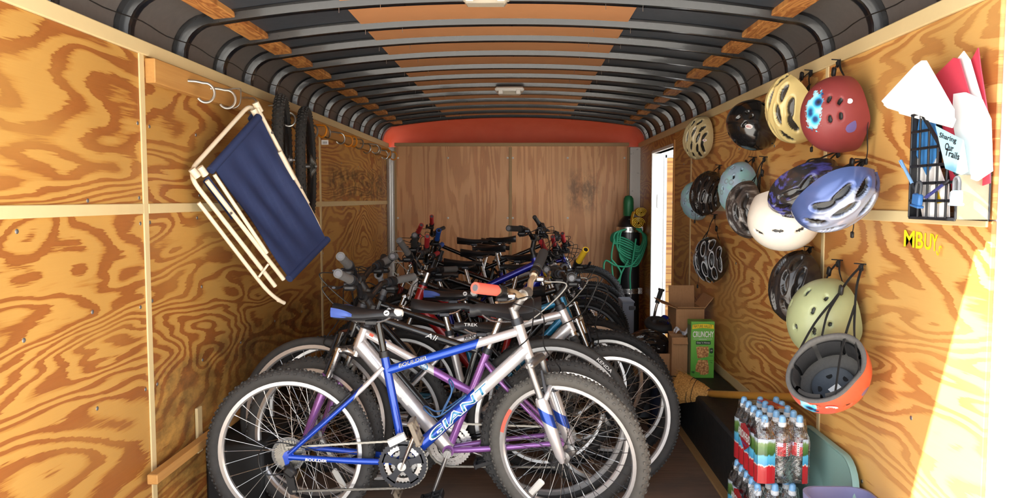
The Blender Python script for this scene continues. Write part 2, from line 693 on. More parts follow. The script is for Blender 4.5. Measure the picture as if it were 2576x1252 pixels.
# screws and nails in the walls
screw_me = MB().lathe([(0.0001, 0.0028), (0.004, 0.0026), (0.0068, 0.0012), (0.0072, 0.0)], axis=(1, 0, 0), n=12).mesh('screw', M['dull_steel'])
for side, par, X, ys in (('L', wl, XL, (2.02, 2.35, 2.66, 2.745, 3.15, 3.6, 4.1, 4.6, 5.04, 5.12, 5.7, 6.3, 6.9)), ('R', wr, XR, (2.3, 2.62, 2.97, 3.03, 3.6, 4.2, 4.8, 5.32, 5.6))):
    for y in ys:
        for z in (0.34, 0.66, 0.97, 1.255, 1.345, 1.6):
            if random.random() < 0.2 and side == 'L':
                continue
            if side == 'R' and (random.random() < 0.45 or 1.2 < z < 1.3):
                continue
            o = link('screw', screw_me, par, (X, y + random.uniform(-0.015, 0.015), z + random.uniform(-0.015, 0.015)))
            if side == 'R':
                o.rotation_euler = (0, 0, PI)

# ---- back wall
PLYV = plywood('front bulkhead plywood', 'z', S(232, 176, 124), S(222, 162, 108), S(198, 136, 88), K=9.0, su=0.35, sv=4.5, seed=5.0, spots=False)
wb = struct(MB().box((XC, YB + 0.045, 0.93), (XR - XL + 0.14, 0.06, 1.86)).build('wall_back', SKIN, None, False), 'plywood bulkhead at the far end of the trailer')
BX0, BXM, BX1 = at(997, 450, YB).x, at(1284, 450, YB).x, at(1578, 450, YB).x
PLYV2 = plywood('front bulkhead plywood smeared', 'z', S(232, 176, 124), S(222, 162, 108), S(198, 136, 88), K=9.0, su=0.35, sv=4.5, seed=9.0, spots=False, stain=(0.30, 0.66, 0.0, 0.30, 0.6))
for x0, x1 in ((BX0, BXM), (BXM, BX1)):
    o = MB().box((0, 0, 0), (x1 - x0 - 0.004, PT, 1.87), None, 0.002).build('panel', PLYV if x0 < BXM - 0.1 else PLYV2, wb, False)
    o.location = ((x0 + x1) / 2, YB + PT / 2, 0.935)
TRB = plain('tan bulkhead strip', S(172, 138, 92), 0.5, 0.0, 0.08, 20)
MB().box((BXM, YB - 0.003, 0.93), (0.03, 0.006, 1.86), None, 0.002).build('joint_strip', TRB, wb, False)
MB().box(((BX0 + BX1) / 2, YB - 0.006, 1.885), (BX1 - BX0 + 0.03, 0.014, 0.036), None, 0.003).build('top_strip', TRB, wb, False)
MB().box((BX0 - 0.008, YB - 0.003, 0.93), (0.022, 0.008, 1.86), None, 0.002).build('joint_strip', TRB, wb, False)
MB().box((BX1 + 0.008, YB - 0.003, 0.93), (0.022, 0.008, 1.86), None, 0.002).build('joint_strip', TRB, wb, False)
POST = plain('grey corner post', S(196, 194, 190), 0.3, 0.3, 0.05, 10)
MB().tube([(XL + 0.03, YB - 0.005, 0), (XL + 0.03, YB - 0.005, 1.84)], 0.045, 16).build('corner_post', POST, wb)
MB().box((XR - 0.05, YB - 0.006, 0.93), (0.115, 0.02, 1.86), None, 0.006).build('corner_post', POST, wb)
wscrew = MB().lathe([(0.0001, 0.005), (0.007, 0.004), (0.011, 0.0)], axis=(0, -1, 0), n=12).mesh('screw', M['white_plastic'])
for px in (1001, 1127, 1277, 1290, 1428, 1571):
    for py in (397, 548, 690):
        p = at(px, py, YB)
        link('screw', wscrew, wb, (p.x, YB, p.z))
# dark scuff on the bulkhead is wear in the ply: a rubber smear patch
# ---- red fibreglass nose cap above the bulkhead
k = NT('red translucent fibreglass')
co = k.coords()
f1 = k.noise(co, 5.0, 4.0, 0.6)
redc = k.mix(f1, S(172, 92, 82), S(198, 126, 108))
k.set(Base_Color=redc, Roughness=0.35)
tl = k.n('ShaderNodeBsdfTranslucent')
tl.inputs['Color'].default_value = S(255, 92, 30)
ms = k.n('ShaderNodeMixShader')
ms.inputs[0].default_value = 0.018
k.l(k.b.outputs[0], ms.inputs[1])
k.l(tl.outputs[0], ms.inputs[2])
k.l(ms.outputs[0], k.t.nodes['Material Output'].inputs['Surface'])
REDCAP = k.m


def roof_z(x):
    """height of the roof bows' lower face across the trailer"""
    s = min(1.0, abs(x - XC) / 1.22)
    return 2.122 - 0.095 * s ** 2.2


# profile of the ceiling from the left wall to the right wall (x, z) and outward normal
def roof_profile(n_arc=8, n_top=22):
    R_ = 0.125
    P = []
    zc = roof_z(XL + R_) - R_
    for i in range(n_arc):
        a = PI - 0.5 * PI * i / n_arc
        P.append((XL + R_ + R_ * math.cos(a), zc + R_ * math.sin(a)))
    for i in range(n_top + 1):
        x = XL + R_ + (XR - XL - 2 * R_) * i / n_top
        P.append((x, roof_z(x)))
    for i in range(1, n_arc + 1):
        a = 0.5 * PI - 0.5 * PI * i / n_arc
        P.append((XR - R_ + R_ * math.cos(a), zc + R_ * math.sin(a)))
    return [(XL, ZW + 0.04)] + P + [(XR, ZW + 0.04)]


PROF = roof_profile()


def prof_off(d):
    """profile moved outward by d"""
    out = []
    N = len(PROF)
    for i, (x, z) in enumerate(PROF):
        x0, z0 = PROF[max(0, i - 1)]
        x1, z1 = PROF[min(N - 1, i + 1)]
        tx, tz = x1 - x0, z1 - z0
        L = math.hypot(tx, tz)
        out.append((x - tz / L * d, z + tx / L * d))
    return out


# nose cap: loft from the roof line forward and down to the bulkhead top
rows = []
p0 = [p for p in prof_off(0.03)]
for t in np.linspace(0, 1, 9):
    y = 7.58 + 0.42 * math.sin(t * PI / 2)
    row = []
    for (x, z) in p0:
        zz = 1.84 + (z - 1.84) * (math.cos(t * PI / 2) ** 0.7 if t < 1 else 0.0)
        row.append((x, y if t < 1 else 8.0, zz))
    rows.append(row)
rows.append([(x, 7.69, 1.84) for (x, z) in p0])
struct(MB().grid(rows).build('nose_cap', REDCAP, None), 'red translucent fibreglass cap above the bulkhead')

# ---- ceiling: roof sheet, coves, bows, blocks, centre panels
k = NT('dark roof sheet')
co = k.coords()
f1 = k.noise(co, 30.0, 4.0, 0.7)
sx, sy, sz = k.sep(co)
side_ = k.ramp(k.math('ABSOLUTE', k.math('SUBTRACT', sx, XC)), [(0.0, 0.0), (1.0, 0.0)])
d_ = k.math('GREATER_THAN', k.math('ABSOLUTE', k.math('SUBTRACT', sx, XC)), 1.165)
c1 = k.mix(f1, S(54, 61, 70), S(80, 87, 96))
c2 = k.mix(f1, S(92, 88, 86), S(112, 107, 104))
k.set(Base_Color=k.mix(d_, c1, c2), Roughness=0.5, Metallic=0.25)
ROOF = k.m
op = prof_off(0.034)
YH = 1.69
ys = [YH] + list(np.linspace(YO, 7.62, 9))
ce = MB().grid([[(x, y, z) for (x, z) in op] for y in ys])
op2 = prof_off(0.06)
ce.grid([[(x, y, z) for (x, z) in op2] for y in ys])
ceil = struct(ce.build('ceiling', ROOF, None), 'dark arched metal roof with bowed ribs')
BOW = plain('black painted roof bow', S(17, 19, 24), 0.3, 0.0, 0.25, 25, coat=0.5)
BOWY = [2.22, 2.65, 3.08, 3.48, 3.83, 4.21, 4.62, 4.97, 5.36, 5.74, 6.15, 6.56, 6.97, 7.36]
hat = [(-0.06, 0.032), (-0.034, 0.030), (-0.03, 0.030), (-0.026, 0.014), (-0.022, 0.002), (-0.012, 0.0), (-0.004, 0.005), (0.004, 0.005), (0.012, 0.0), (0.022, 0.002), (0.026, 0.014), (0.03, 0.030), (0.034, 0.030), (0.06, 0.032)]
rowsP = {d: prof_off(d) for _, d in hat}
bow_me = MB().grid([[(rowsP[d][i][0], y, rowsP[d][i][1]) for (y, d) in hat] for i in range(len(PROF))]).mesh('bow', BOW, fix=False, angle=60)
nail_me = MB().lathe([(0.0013, 0.0), (0.0013, -0.03)], n=6, caps=True).mesh('staple', M['steel'])
for y in BOWY:
    b_ = link('bow', bow_me, ceil, (0, y, 0))
    for x in (-0.72, -0.55, 0.33, 0.5):
        xx = x + random.uniform(-0.02, 0.02)
        link('staple', nail_me, b_, (xx, random.uniform(-0.02, 0.02), roof_z(xx) + 0.012))
CPAN = plain('brown hardboard', S(206, 146, 98), 0.6, 0.0, 0.08, 6)
BLK = plywood('nailer block wood', 'y', S(204, 140, 76), S(186, 118, 58), S(140, 78, 34), K=12.0, su=1.5, sv=9.0, seed=2.0, spots=False)
k = NT('nailer block pine')
co = k.coords()
sx, sy, sz = k.sep(co)
rnd = k.n('ShaderNodeObjectInfo').outputs['Random']
a_ = k.noise(k.comb(k.math('MULTIPLY', sx, 26.0), k.math('MULTIPLY', sy, 5.0), k.math('MULTIPLY', rnd, 50.0)), 1.0, 2.0, 0.5, 0.8)
k.set(Base_Color=k.mix(k.ramp(k.math('FRACT', k.math('MULTIPLY', a_, 5.0)), [(0.3, 0.0), (0.6, 0.9), (1.0, 0.2)]), S(206, 144, 78), S(150, 84, 38)), Roughness=0.6)
BLK = k.m
for i in range(len(BOWY) - 1):
    y0, y1 = BOWY[i] + 0.024, BOWY[i + 1] - 0.024
    xs = np.linspace(-0.72, 0.48, 9)
    mb = MB()
    mb.grid([[(x, y, roof_z(x) + 0.026) for y in (y0, y1)] for x in xs])
    mb.grid([[(x, y, roof_z(x) + 0.032) for y in (y0, y1)] for x in xs])
    mb.build('centre_panel', CPAN, ceil, True)
    for x in (-1.185, 1.035):
        o = MB().box((0, 0, 0), (0.088, y1 - y0, 0.036), None, 0.003).build('nailer_block', BLK, ceil, False)
        o.location = (x, (y0 + y1) / 2, roof_z(x) + 0.031)
        o.rotation_euler = (0, 0.09 if x > 0 else -0.09, 0)
# rear header under the overhang
struct(MB().box((XC, YH + 0.03, 2.10), (XR - XL, 0.05, 0.06)).build('trim_3', SKIN, None, False), 'white header over the rear opening')
# wires strung along the coves
for s, X in ((1, XL), (-1, XR)):
    pts = []
    for i, y in enumerate(BOWY[:-1]):
        pts.append((X + s * 0.035, y, 1.955))
        pts.append((X + s * 0.028, y + 0.2, 1.945))
    w_ = MB().tube(smoothpath(pts, 3), 0.0022, 6).build('cove_wire', M['cable'], None)
    tag(w_, 'thin dark wire clipped along the %s roof cove' % ('left' if s > 0 else 'right'), 'wire')


# ---- dome lights
def dome_light(c, label, tilt):
    t = thing('dome_light', label, 'light', c, 'ceiling dome lights')
    MB().box((0, 0, 0), (0.20, 0.11, 0.03), None, 0.012).build('base', M['white_plastic'], t)
    lens = plain('dome lens', S(214, 206, 188), 0.2, 0.0, 0.05, 40, trans=0.3)
    MB().box((0, 0, -0.024), (0.165, 0.085, 0.026), None, 0.012).build('lens', lens, t)
    mb = MB()
    for x in (-0.06, 0.06):
        mb.box((x, -0.05, -0.02), (0.03, 0.012, 0.03), None, 0.003)
    mb.build('clip', M['white_plastic'], t)
    return t


p = at(1222, 3, 2.98)
dome_light((p.x, 2.98, roof_z(p.x) + 0.004), 'cream dome lamp under the roof bow nearest the rear opening', 0)
p = at(1282, 272, 5.28)
dome_light((p.x, 5.27, 2.09), 'cream dome lamp near the bulkhead end of the roof', 0)

# ---- wheel wells
WELL = plain('black wheel well coating', S(34, 35, 36), 0.6, 0.1, 0.3, 12, bump=0.2)
for nm, x0, x1 in (('wheel_well_left', XL, -1.10), ('wheel_well_right', 0.94, XR)):
    o = MB().box(((x0 + x1) / 2, (3.15 + 5.35) / 2, 0.145), (x1 - x0, 2.2, 0.29), None, 0.012).build(nm, WELL, None)
    struct(o, 'black coated wheel well box along the %s wall' % ('left' if x0 < 0 else 'right'))
    X = XL + 0.004 if x0 < 0 else XR - 0.004
    MB().box((X, 4.25, 0.315), (0.008, 2.2, 0.05), None, 0.002).build('flashing', M['cream_trim'], o, False)
    X2 = -1.098 if x0 < 0 else 0.938
    MB().box((X2 + (0.012 if x0 < 0 else -0.012), 4.25, 0.006), (0.05, 2.2, 0.012), None, 0.002).build('floor_strip', TRB, o, False)

# ---- side door: white jamb and the open door
JAMB = plain('white door jamb', S(240, 240, 238), 0.5, 0.0, 0.02, 10)
jb = MB()
jb.box((XR + 0.035, DY1 + 0.012, DZ / 2), (0.09, 0.03, DZ + 0.03), None, 0.003)
jb.box((XR + 0.035, DY0 - 0.012, DZ / 2), (0.09, 0.03, DZ + 0.03), None, 0.003)
jb.box((XR + 0.035, (DY0 + DY1) / 2, DZ + 0.012), (0.09, DY1 - DY0 - 0.01, 0.024), None, 0.003)
dj = struct(jb.build('door_1', JAMB, None), 'white jamb of the open side door')
ALU = plain('aluminium door edge', S(190, 192, 194), 0.35, 0.8, 0.06, 20)
MB().box((XR + 0.05, DY1 - 0.006, 1.32), (0.02, 0.006, 0.12), None, 0.002).build('strike_plate', ALU, dj)
dd = struct(MB().box((XR + 0.105 + 0.46, DY1 + 0.02, 0.87), (0.90, 0.028, 1.70), None, 0.002).build('door_2', PLY, None, False), 'open side door with plywood inner face and aluminium edge')
mb = MB()
mb.box((XR + 0.115, DY1 + 0.018, 0.87), (0.03, 0.04, 1.74), None, 0.003)
mb.box((XR + 1.0, DY1 + 0.018, 0.87), (0.03, 0.04, 1.74), None, 0.003)
for z in (0.015, 1.725):
    mb.box((XR + 0.56, DY1 + 0.018, z), (0.9, 0.04, 0.03), None, 0.003)
mb.build('edge_frame', ALU, dd)
link('screw', wscrew, dd, (XR + 0.19, DY1 + 0.0055, 1.31))

# fascia timber beside the doorway
MB().box((XR - 0.004, DY0 - 0.014, 0.9), (0.012, 0.03, 1.8), None, 0.002).build('jamb_strip', plain('orange pine strip', S(206, 146, 78), 0.5, 0.0, 0.1, 20), wr, False)

# ---- left wall: hook board, hooks, low rail
k = NT('old pine board')
co = k.coords()
sx, sy, sz = k.sep(co)
a_ = k.noise(k.comb(k.math('MULTIPLY', sx, 20.0), k.math('MULTIPLY', sy, 1.2), k.math('MULTIPLY', sz, 26.0)), 1.0, 3.0, 0.55, 0.4)
f_ = k.noise(k.comb(k.math('MULTIPLY', sx, 90.0), k.math('MULTIPLY', sy, 6.0), k.math('MULTIPLY', sz, 160.0)), 1.0, 3.0, 0.6)
c1 = k.mix(a_, S(222, 172, 100), S(186, 130, 66))
c1 = k.mix(k.math('MULTIPLY', f_, 0.35), c1, S(150, 96, 48))
k.set(Base_Color=c1, Roughness=0.55)
k.bump(f_, 0.2, 0.001)
PINE = k.m
for (y0, y1, lab) in ((2.73, 5.02, 'pine board with bike hooks screwed to the wall above folded blue chair'), (5.03, 7.55, 'pine board with bike hooks on the wall, reaching the bulkhead')):
    o = MB().box((XL + 0.019, (y0 + y1) / 2, 1.80), (0.038, y1 - y0, 0.088), None, 0.003).build('hook_board', PINE, None, False)
    tag(o, lab, 'board', 'hook boards on the plywood wall')
o = MB().box((XL + 0.045, (2.60 + 5.2) / 2, 0.3475), (0.038, 2.6, 0.036), None, 0.003).build('low_rail', PINE, None, False)
o = tag(o, 'pine batten lying along the left wheel well', 'board')
MB().box((XL + 0.008, 3.08, 0.38), (0.012, 0.045, 0.19), None, 0.002).build('rail_bracket', M['cream_trim'], wl, False)

ZINC = plain('zinc hook steel', S(176, 174, 168), 0.35, 0.9, 0.12, 50)
ORG = plain('orange vinyl coated hook', S(226, 142, 36), 0.45, 0.0, 0.1, 40)


def hook_mesh(name, mat, r, w, kind=0):
    mb = MB()
    c = []
    if kind == 0:         # big bike hook: shank, then a wide open J lying in the horizontal-vertical plane
        c = [(0, 0, 0.0), (0.03, 0, 0.0), (0.055, 0, -0.004)]
        for i in range(15):
            a = math.radians(95 - i * 17)
            c.append((0.055 + w * (0.25 + math.cos(a) * 0.9), 0, -0.004 - w + w * math.sin(a)))
    else:                 # square bent utility hook
        c = [(0, 0, 0.02), (0.06, 0, 0.025), (0.075, 0, 0.02), (0.078, 0, -0.03), (0.07, 0, -0.055), (0.05, 0, -0.066), (0.028, 0, -0.06)]
    mb.tube(smoothpath(c, 3), r, 8)
    return mb.mesh(name, mat)


HM = {0: hook_mesh('hook', ZINC, 0.0055, 0.038), 1: hook_mesh('hook', ORG, 0.006, 0.038), 2: hook_mesh('hook', ZINC, 0.003, 0.03, 1)}
hooks = [(3.00, 0, 0.5), (3.22, 0, 0.4), (3.36, 2, 0.0), (3.58, 0, -0.5), (3.95, 2, 0.1), (4.08, 0, 0.3), (4.32, 0, -0.5), (4.62, 0, -0.4), (4.86, 1, -0.5), (4.93, 0, -0.6),
         (5.25, 0, 0.6), (5.5, 1, 0.5), (5.72, 1, -0.5), (5.95, 0, -0.4), (6.2, 0, -0.3), (6.5, 0, 0.4), (6.72, 0, -0.5), (6.95, 0, 0.5), (7.15, 1, -0.4), (7.32, 0, -0.6), (7.46, 1, -0.2)]
ord_ = 0
for (y, kd, rz) in hooks:
    where = 'near the folded chair' if y < 3.9 else 'near the spare wheels' if y < 4.7 else 'beside the orange hooks' if y < 6.1 else 'close to the bulkhead'
    lab = {0: 'grey steel bike hook screwed into the pine board ', 1: 'orange coated bike hook screwed into the pine board ', 2: 'square bent wire hook screwed into the pine board '}[kd] + where
    o = link('bike_hook', HM[kd], None, (XL + 0.036, y, 1.80 + random.uniform(-0.015, 0.02)))
    o.rotation_euler = (random.uniform(-0.25, 0.25), 0, rz)
    tag(o, lab, 'hook', {0: 'grey steel hooks on the pine board', 1: 'orange hooks on the pine board', 2: 'bent wire hooks on the pine board'}[kd])
# price tag on a hook
p = at(828, 316, 4.86)
tg = MB().box((0, 0, 0), (0.045, 0.002, 0.03), None, 0.0).build('price_tag', M['white_print'], None, False)
tg.location = (XL + 0.1, 4.84, 1.70)
tag(tg, 'small white barcode tag dangling from an orange hook', 'tag')
for i in range(7):
    MB().box((-0.012 + i * 0.004, -0.0013, -0.002), (0.0012 + 0.0008 * (i % 2), 0.0006, 0.014)).build('bar_print', M['black_print'], tg, False)
# ================================================================== BICYCLES
def tyre_mesh(R, w, knobby, mat, knob_n=64):
    """tyre about the y axis"""
    mb = MB()
    n, m_ = 72, 12
    rc = R - w
    prof = []
    for i in range(m_):
        a = 2 * PI * i / m_
        prof.append((rc + w * 0.98 * math.cos(a), w * math.sin(a)))
    mb.lathe(prof, axis=(0, 1, 0), n=n, closed=True)
    if knobby:
        hk = 0.0045
        for i in range(knob_n):
            for (ang, wd, ln, sh) in ((0.0, 0.013, 0.011, 0.0), (0.62, 0.010, 0.010, 0.5), (-0.62, 0.010, 0.010, 0.5), (1.12, 0.008, 0.012, 0.0), (-1.12, 0.008, 0.012, 0.0)):
                t = 2 * PI * (i + sh) / knob_n
                er = Vector((math.cos(t), 0, math.sin(t)))
                et = Vector((-math.sin(t), 0, math.cos(t)))
                ey = Vector((0, 1, 0))
                nn = er * math.cos(ang) + ey * math.sin(ang)
                ss = ey * math.cos(ang) - er * math.sin(ang)
                c = er * rc + nn * (w * 0.97)
                vs_ = []
                for lift, k_ in ((-0.002, 1.0), (hk, 0.8)):
                    for (p, q) in ((-1, -1), (1, -1), (1, 1), (-1, 1)):
                        vs_.append(c + nn * lift + et * (p * ln / 2 * k_) + ss * (q * wd / 2 * k_))
                mb.add(vs_, [(4, 5, 6, 7), (0, 1, 5, 4), (1, 2, 6, 5), (2, 3, 7, 6), (3, 0, 4, 7)])
    return mb.mesh('tyre', mat, smooth=True, fix=False, angle=50)


def rim_mesh(R, w, mat):
    r1 = R - 2 * w + 0.006
    prof = [(r1, -0.013), (r1, 0.013), (r1 - 0.016, 0.0125), (r1 - 0.022, 0.006), (r1 - 0.022, -0.006), (r1 - 0.016, -0.0125)]
    return MB().lathe(prof, axis=(0, 1, 0), n=72, closed=True).mesh('wheel', mat, fix=True, angle=30)


def spoke_ends(R, w, n=32, hub_r=0.023, half=0.03):
    r1 = R - 2 * w - 0.014
    out = []
    for i in range(n):
        t = 2 * PI * i / n
        sidey = half if i % 2 else -half
        lead = 1 if (i // 2) % 2 else -1
        th = t + lead * 0.95
        out.append((Vector((hub_r * math.cos(th), sidey, hub_r * math.sin(th))), Vector((r1 * math.cos(t), 0, r1 * math.sin(t)))))
    return out


_WC = {}


def wheel(parent, loc, rot, R, w, knobby, tyre_mat, rim_mat, rear=False, single=False, cass_side=-1, name=None, spoke_mat=None, reflector=False):
    spoke_mat = spoke_mat or M['steel']
    kt = ('t', R, w, knobby, tyre_mat.name)
    if kt not in _WC:
        _WC[kt] = tyre_mesh(R, w, knobby, tyre_mat)
    kr = ('r', R, w, rim_mat.name)
    if kr not in _WC:
        _WC[kr] = rim_mesh(R, w, rim_mat)
    wh = link(name or ('rear_wheel' if rear else 'front_wheel'), _WC[kr], parent, loc, rot)
    link('tyre', _WC[kt], wh)
    if ('hub', rear) not in _WC:
        prof = [(0.005, -0.06), (0.007, -0.05), (0.012, -0.045), (0.013, -0.036), (0.026, -0.033), (0.026, -0.029), (0.014, -0.024), (0.012, 0.0), (0.014, 0.024), (0.026, 0.029), (0.026, 0.033), (0.013, 0.036), (0.012, 0.045), (0.007, 0.05), (0.005, 0.06)]
        _WC[('hub', rear)] = MB().lathe(prof, axis=(0, 1, 0), n=20, caps=True).mesh('hub', M['dull_steel'])
    link('hub', _WC[('hub', rear)], wh)
    ends = spoke_ends(R, w)
    if single:
        L = (ends[0][1] - ends[0][0]).length
        ks = ('s', R, w, spoke_mat.name)
        if ks not in _WC:
            _WC[ks] = MB().tube([(0, 0, 0), (0, 0, L * 0.94), (0, 0, L * 0.945), (0, 0, L + 0.004)], [0.0012, 0.0012, 0.0022, 0.0022], 6).mesh('spoke', spoke_mat)
        for a, b in ends:
            link('spoke', _WC[ks], wh, a, Vector((0, 0, 1)).rotation_difference((b - a).normalized()))
    else:
        ks = ('ss', R, w, spoke_mat.name)
        if ks not in _WC:
            mb = MB()
            for a, b in ends:
                mb.tube([a, b], 0.0013, 4)
            _WC[ks] = mb.mesh('spokes', spoke_mat, fix=False)
        o = link('spokes', _WC[ks], wh)
        o['kind'] = 'stuff'
    if rear:
        if ('cass', cass_side) not in _WC:
            mb = MB()
            for i in range(7):
                ro = 0.026 + 0.0048 * i
                yy = cass_side * (0.052 - 0.0035 * i)
                nt = 11 + 3 * i
                pts = []
                for j in range(nt * 2):
                    a = 2 * PI * j / (nt * 2)
                    rr = ro + (0.003 if j % 2 else -0.003)
                    pts.append(Vector((rr * math.cos(a), yy, rr * math.sin(a))))
                mb.plate(pts, (0, 0.0016, 0))
            mb.lathe([(0.014, 0.030), (0.014, 0.056), (0.008, 0.058)], axis=(0, cass_side, 0), n=16, caps=True)
            _WC[('cass', cass_side)] = mb.mesh('cassette', M['chain'], angle=30)
            disc = MB().lathe([(0.02, 0.0), (0.068, 0.0), (0.068, 0.0015), (0.02, 0.0015)], o=(0, cass_side * 0.027, 0), axis=(0, 1, 0), n=36, closed=True)
            _WC[('disc', cass_side)] = disc.mesh('spoke_guard', plain('clear spoke guard', S(190, 190, 188), 0.25, 0.0, 0.05, 30, alpha=0.2))
        link('cassette', _WC[('cass', cass_side)], wh)
        link('spoke_guard', _WC[('disc', cass_side)], wh)
    if reflector:
        mb = MB().box((-0.13, -0.006, -0.165), (0.09, 0.012, 0.03), Matrix.Rotation(-0.9, 3, 'Y'), 0.006)
        mb.build('reflector', M['white_plastic'], wh)
    return wh


def saddle_mesh(L=0.27, W=0.074, back=0.15, mat=None):
    """x forward; origin at the rail clamp height below the top"""
    rows = []
    N = 18
    for i in range(N):
        t = i / (N - 1)
        x = -back + L * t
        w = W * (0.72 + 0.28 * math.sin(min(1, t * 4) * PI / 2)) if t < 0.25 else 0.021 + (W - 0.021) * (0.5 + 0.5 * math.cos(min(1, (t - 0.25) / 0.5) * PI))
        if t > 0.93:
            w *= 0.75
        if t < 0.04:
            w *= 0.8
        ztop = 0.05 + 0.016 * (1 - t) ** 2 - 0.008 * math.sin(t * PI) - (0.006 if t > 0.93 else 0)
        th = 0.062 - 0.026 * min(1, t * 1.4)
        row = []
        n = 16
        for j in range(n):
            a = 2 * PI * j / n
            cx, sz_ = math.cos(a), math.sin(a)
            ex = math.copysign(abs(cx) ** 0.7, cx)
            ez = math.copysign(abs(sz_) ** 0.75, sz_)
            zz = ztop - th / 2 + ez * th / 2
            row.append((x, w * ex * (1.0 if ez > -0.2 else 0.86), zz - 0.006 * abs(ex) * (1 if ez > 0 else 0)))
        rows.append(row)
    mb = MB().grid(rows, wrap_v=True)
    n = 16
    mb.f.append(tuple(range(n)))
    mb.f.append(tuple((N - 1) * n + j for j in range(n)))
    mb.m += [0, 0]
    return mb


PAINT = {}


def paint(name, col, metal=0.35, rough=0.25):
    return plain('paint ' + name, col, rough, metal, 0.06, 20, coat=0.7)


def split_paint(name, c1, c2, axis_dir, thr, c3=None, thr2=0.0):
    """two (three) tone frame paint, the border lies square to axis_dir in the bike's own space"""
    k = NT(name)
    co = k.coords()
    dt = k.n('ShaderNodeVectorMath', operation='DOT_PRODUCT')
    k.l(co, dt.inputs[0])
    dt.inputs[1].default_value = axis_dir
    f = k.math('GREATER_THAN', dt.outputs['Value'], thr)
    c = k.mix(f, c1, c2)
    if c3:
        c = k.mix(k.math('GREATER_THAN', dt.outputs['Value'], thr2), c, c3)
    k.set(Base_Color=c, Metallic=0.4, Roughness=0.25, Coat_Weight=0.6, Coat_Roughness=0.08)
    return k.m


def toothed(ro, ri, nt, y, th, tooth=0.004):
    """chain ring about the y axis as rings of quads"""
    mb = MB()
    n = nt * 4
    o_, i_ = [], []
    for j in range(n):
        a = 2 * PI * j / n
        rr = ro + (tooth if j % 4 in (1, 2) else 0)
        o_.append((rr * math.cos(a), rr * math.sin(a)))
        i_.append((ri * math.cos(a), ri * math.sin(a)))
    P = []
    for (A, yy) in ((o_, y), (o_, y + th), (i_, y + th), (i_, y)):
        P.append([(p[0], yy, p[1]) for p in A])
    mb.grid(P, wrap_u=True, wrap_v=True)
    return mb


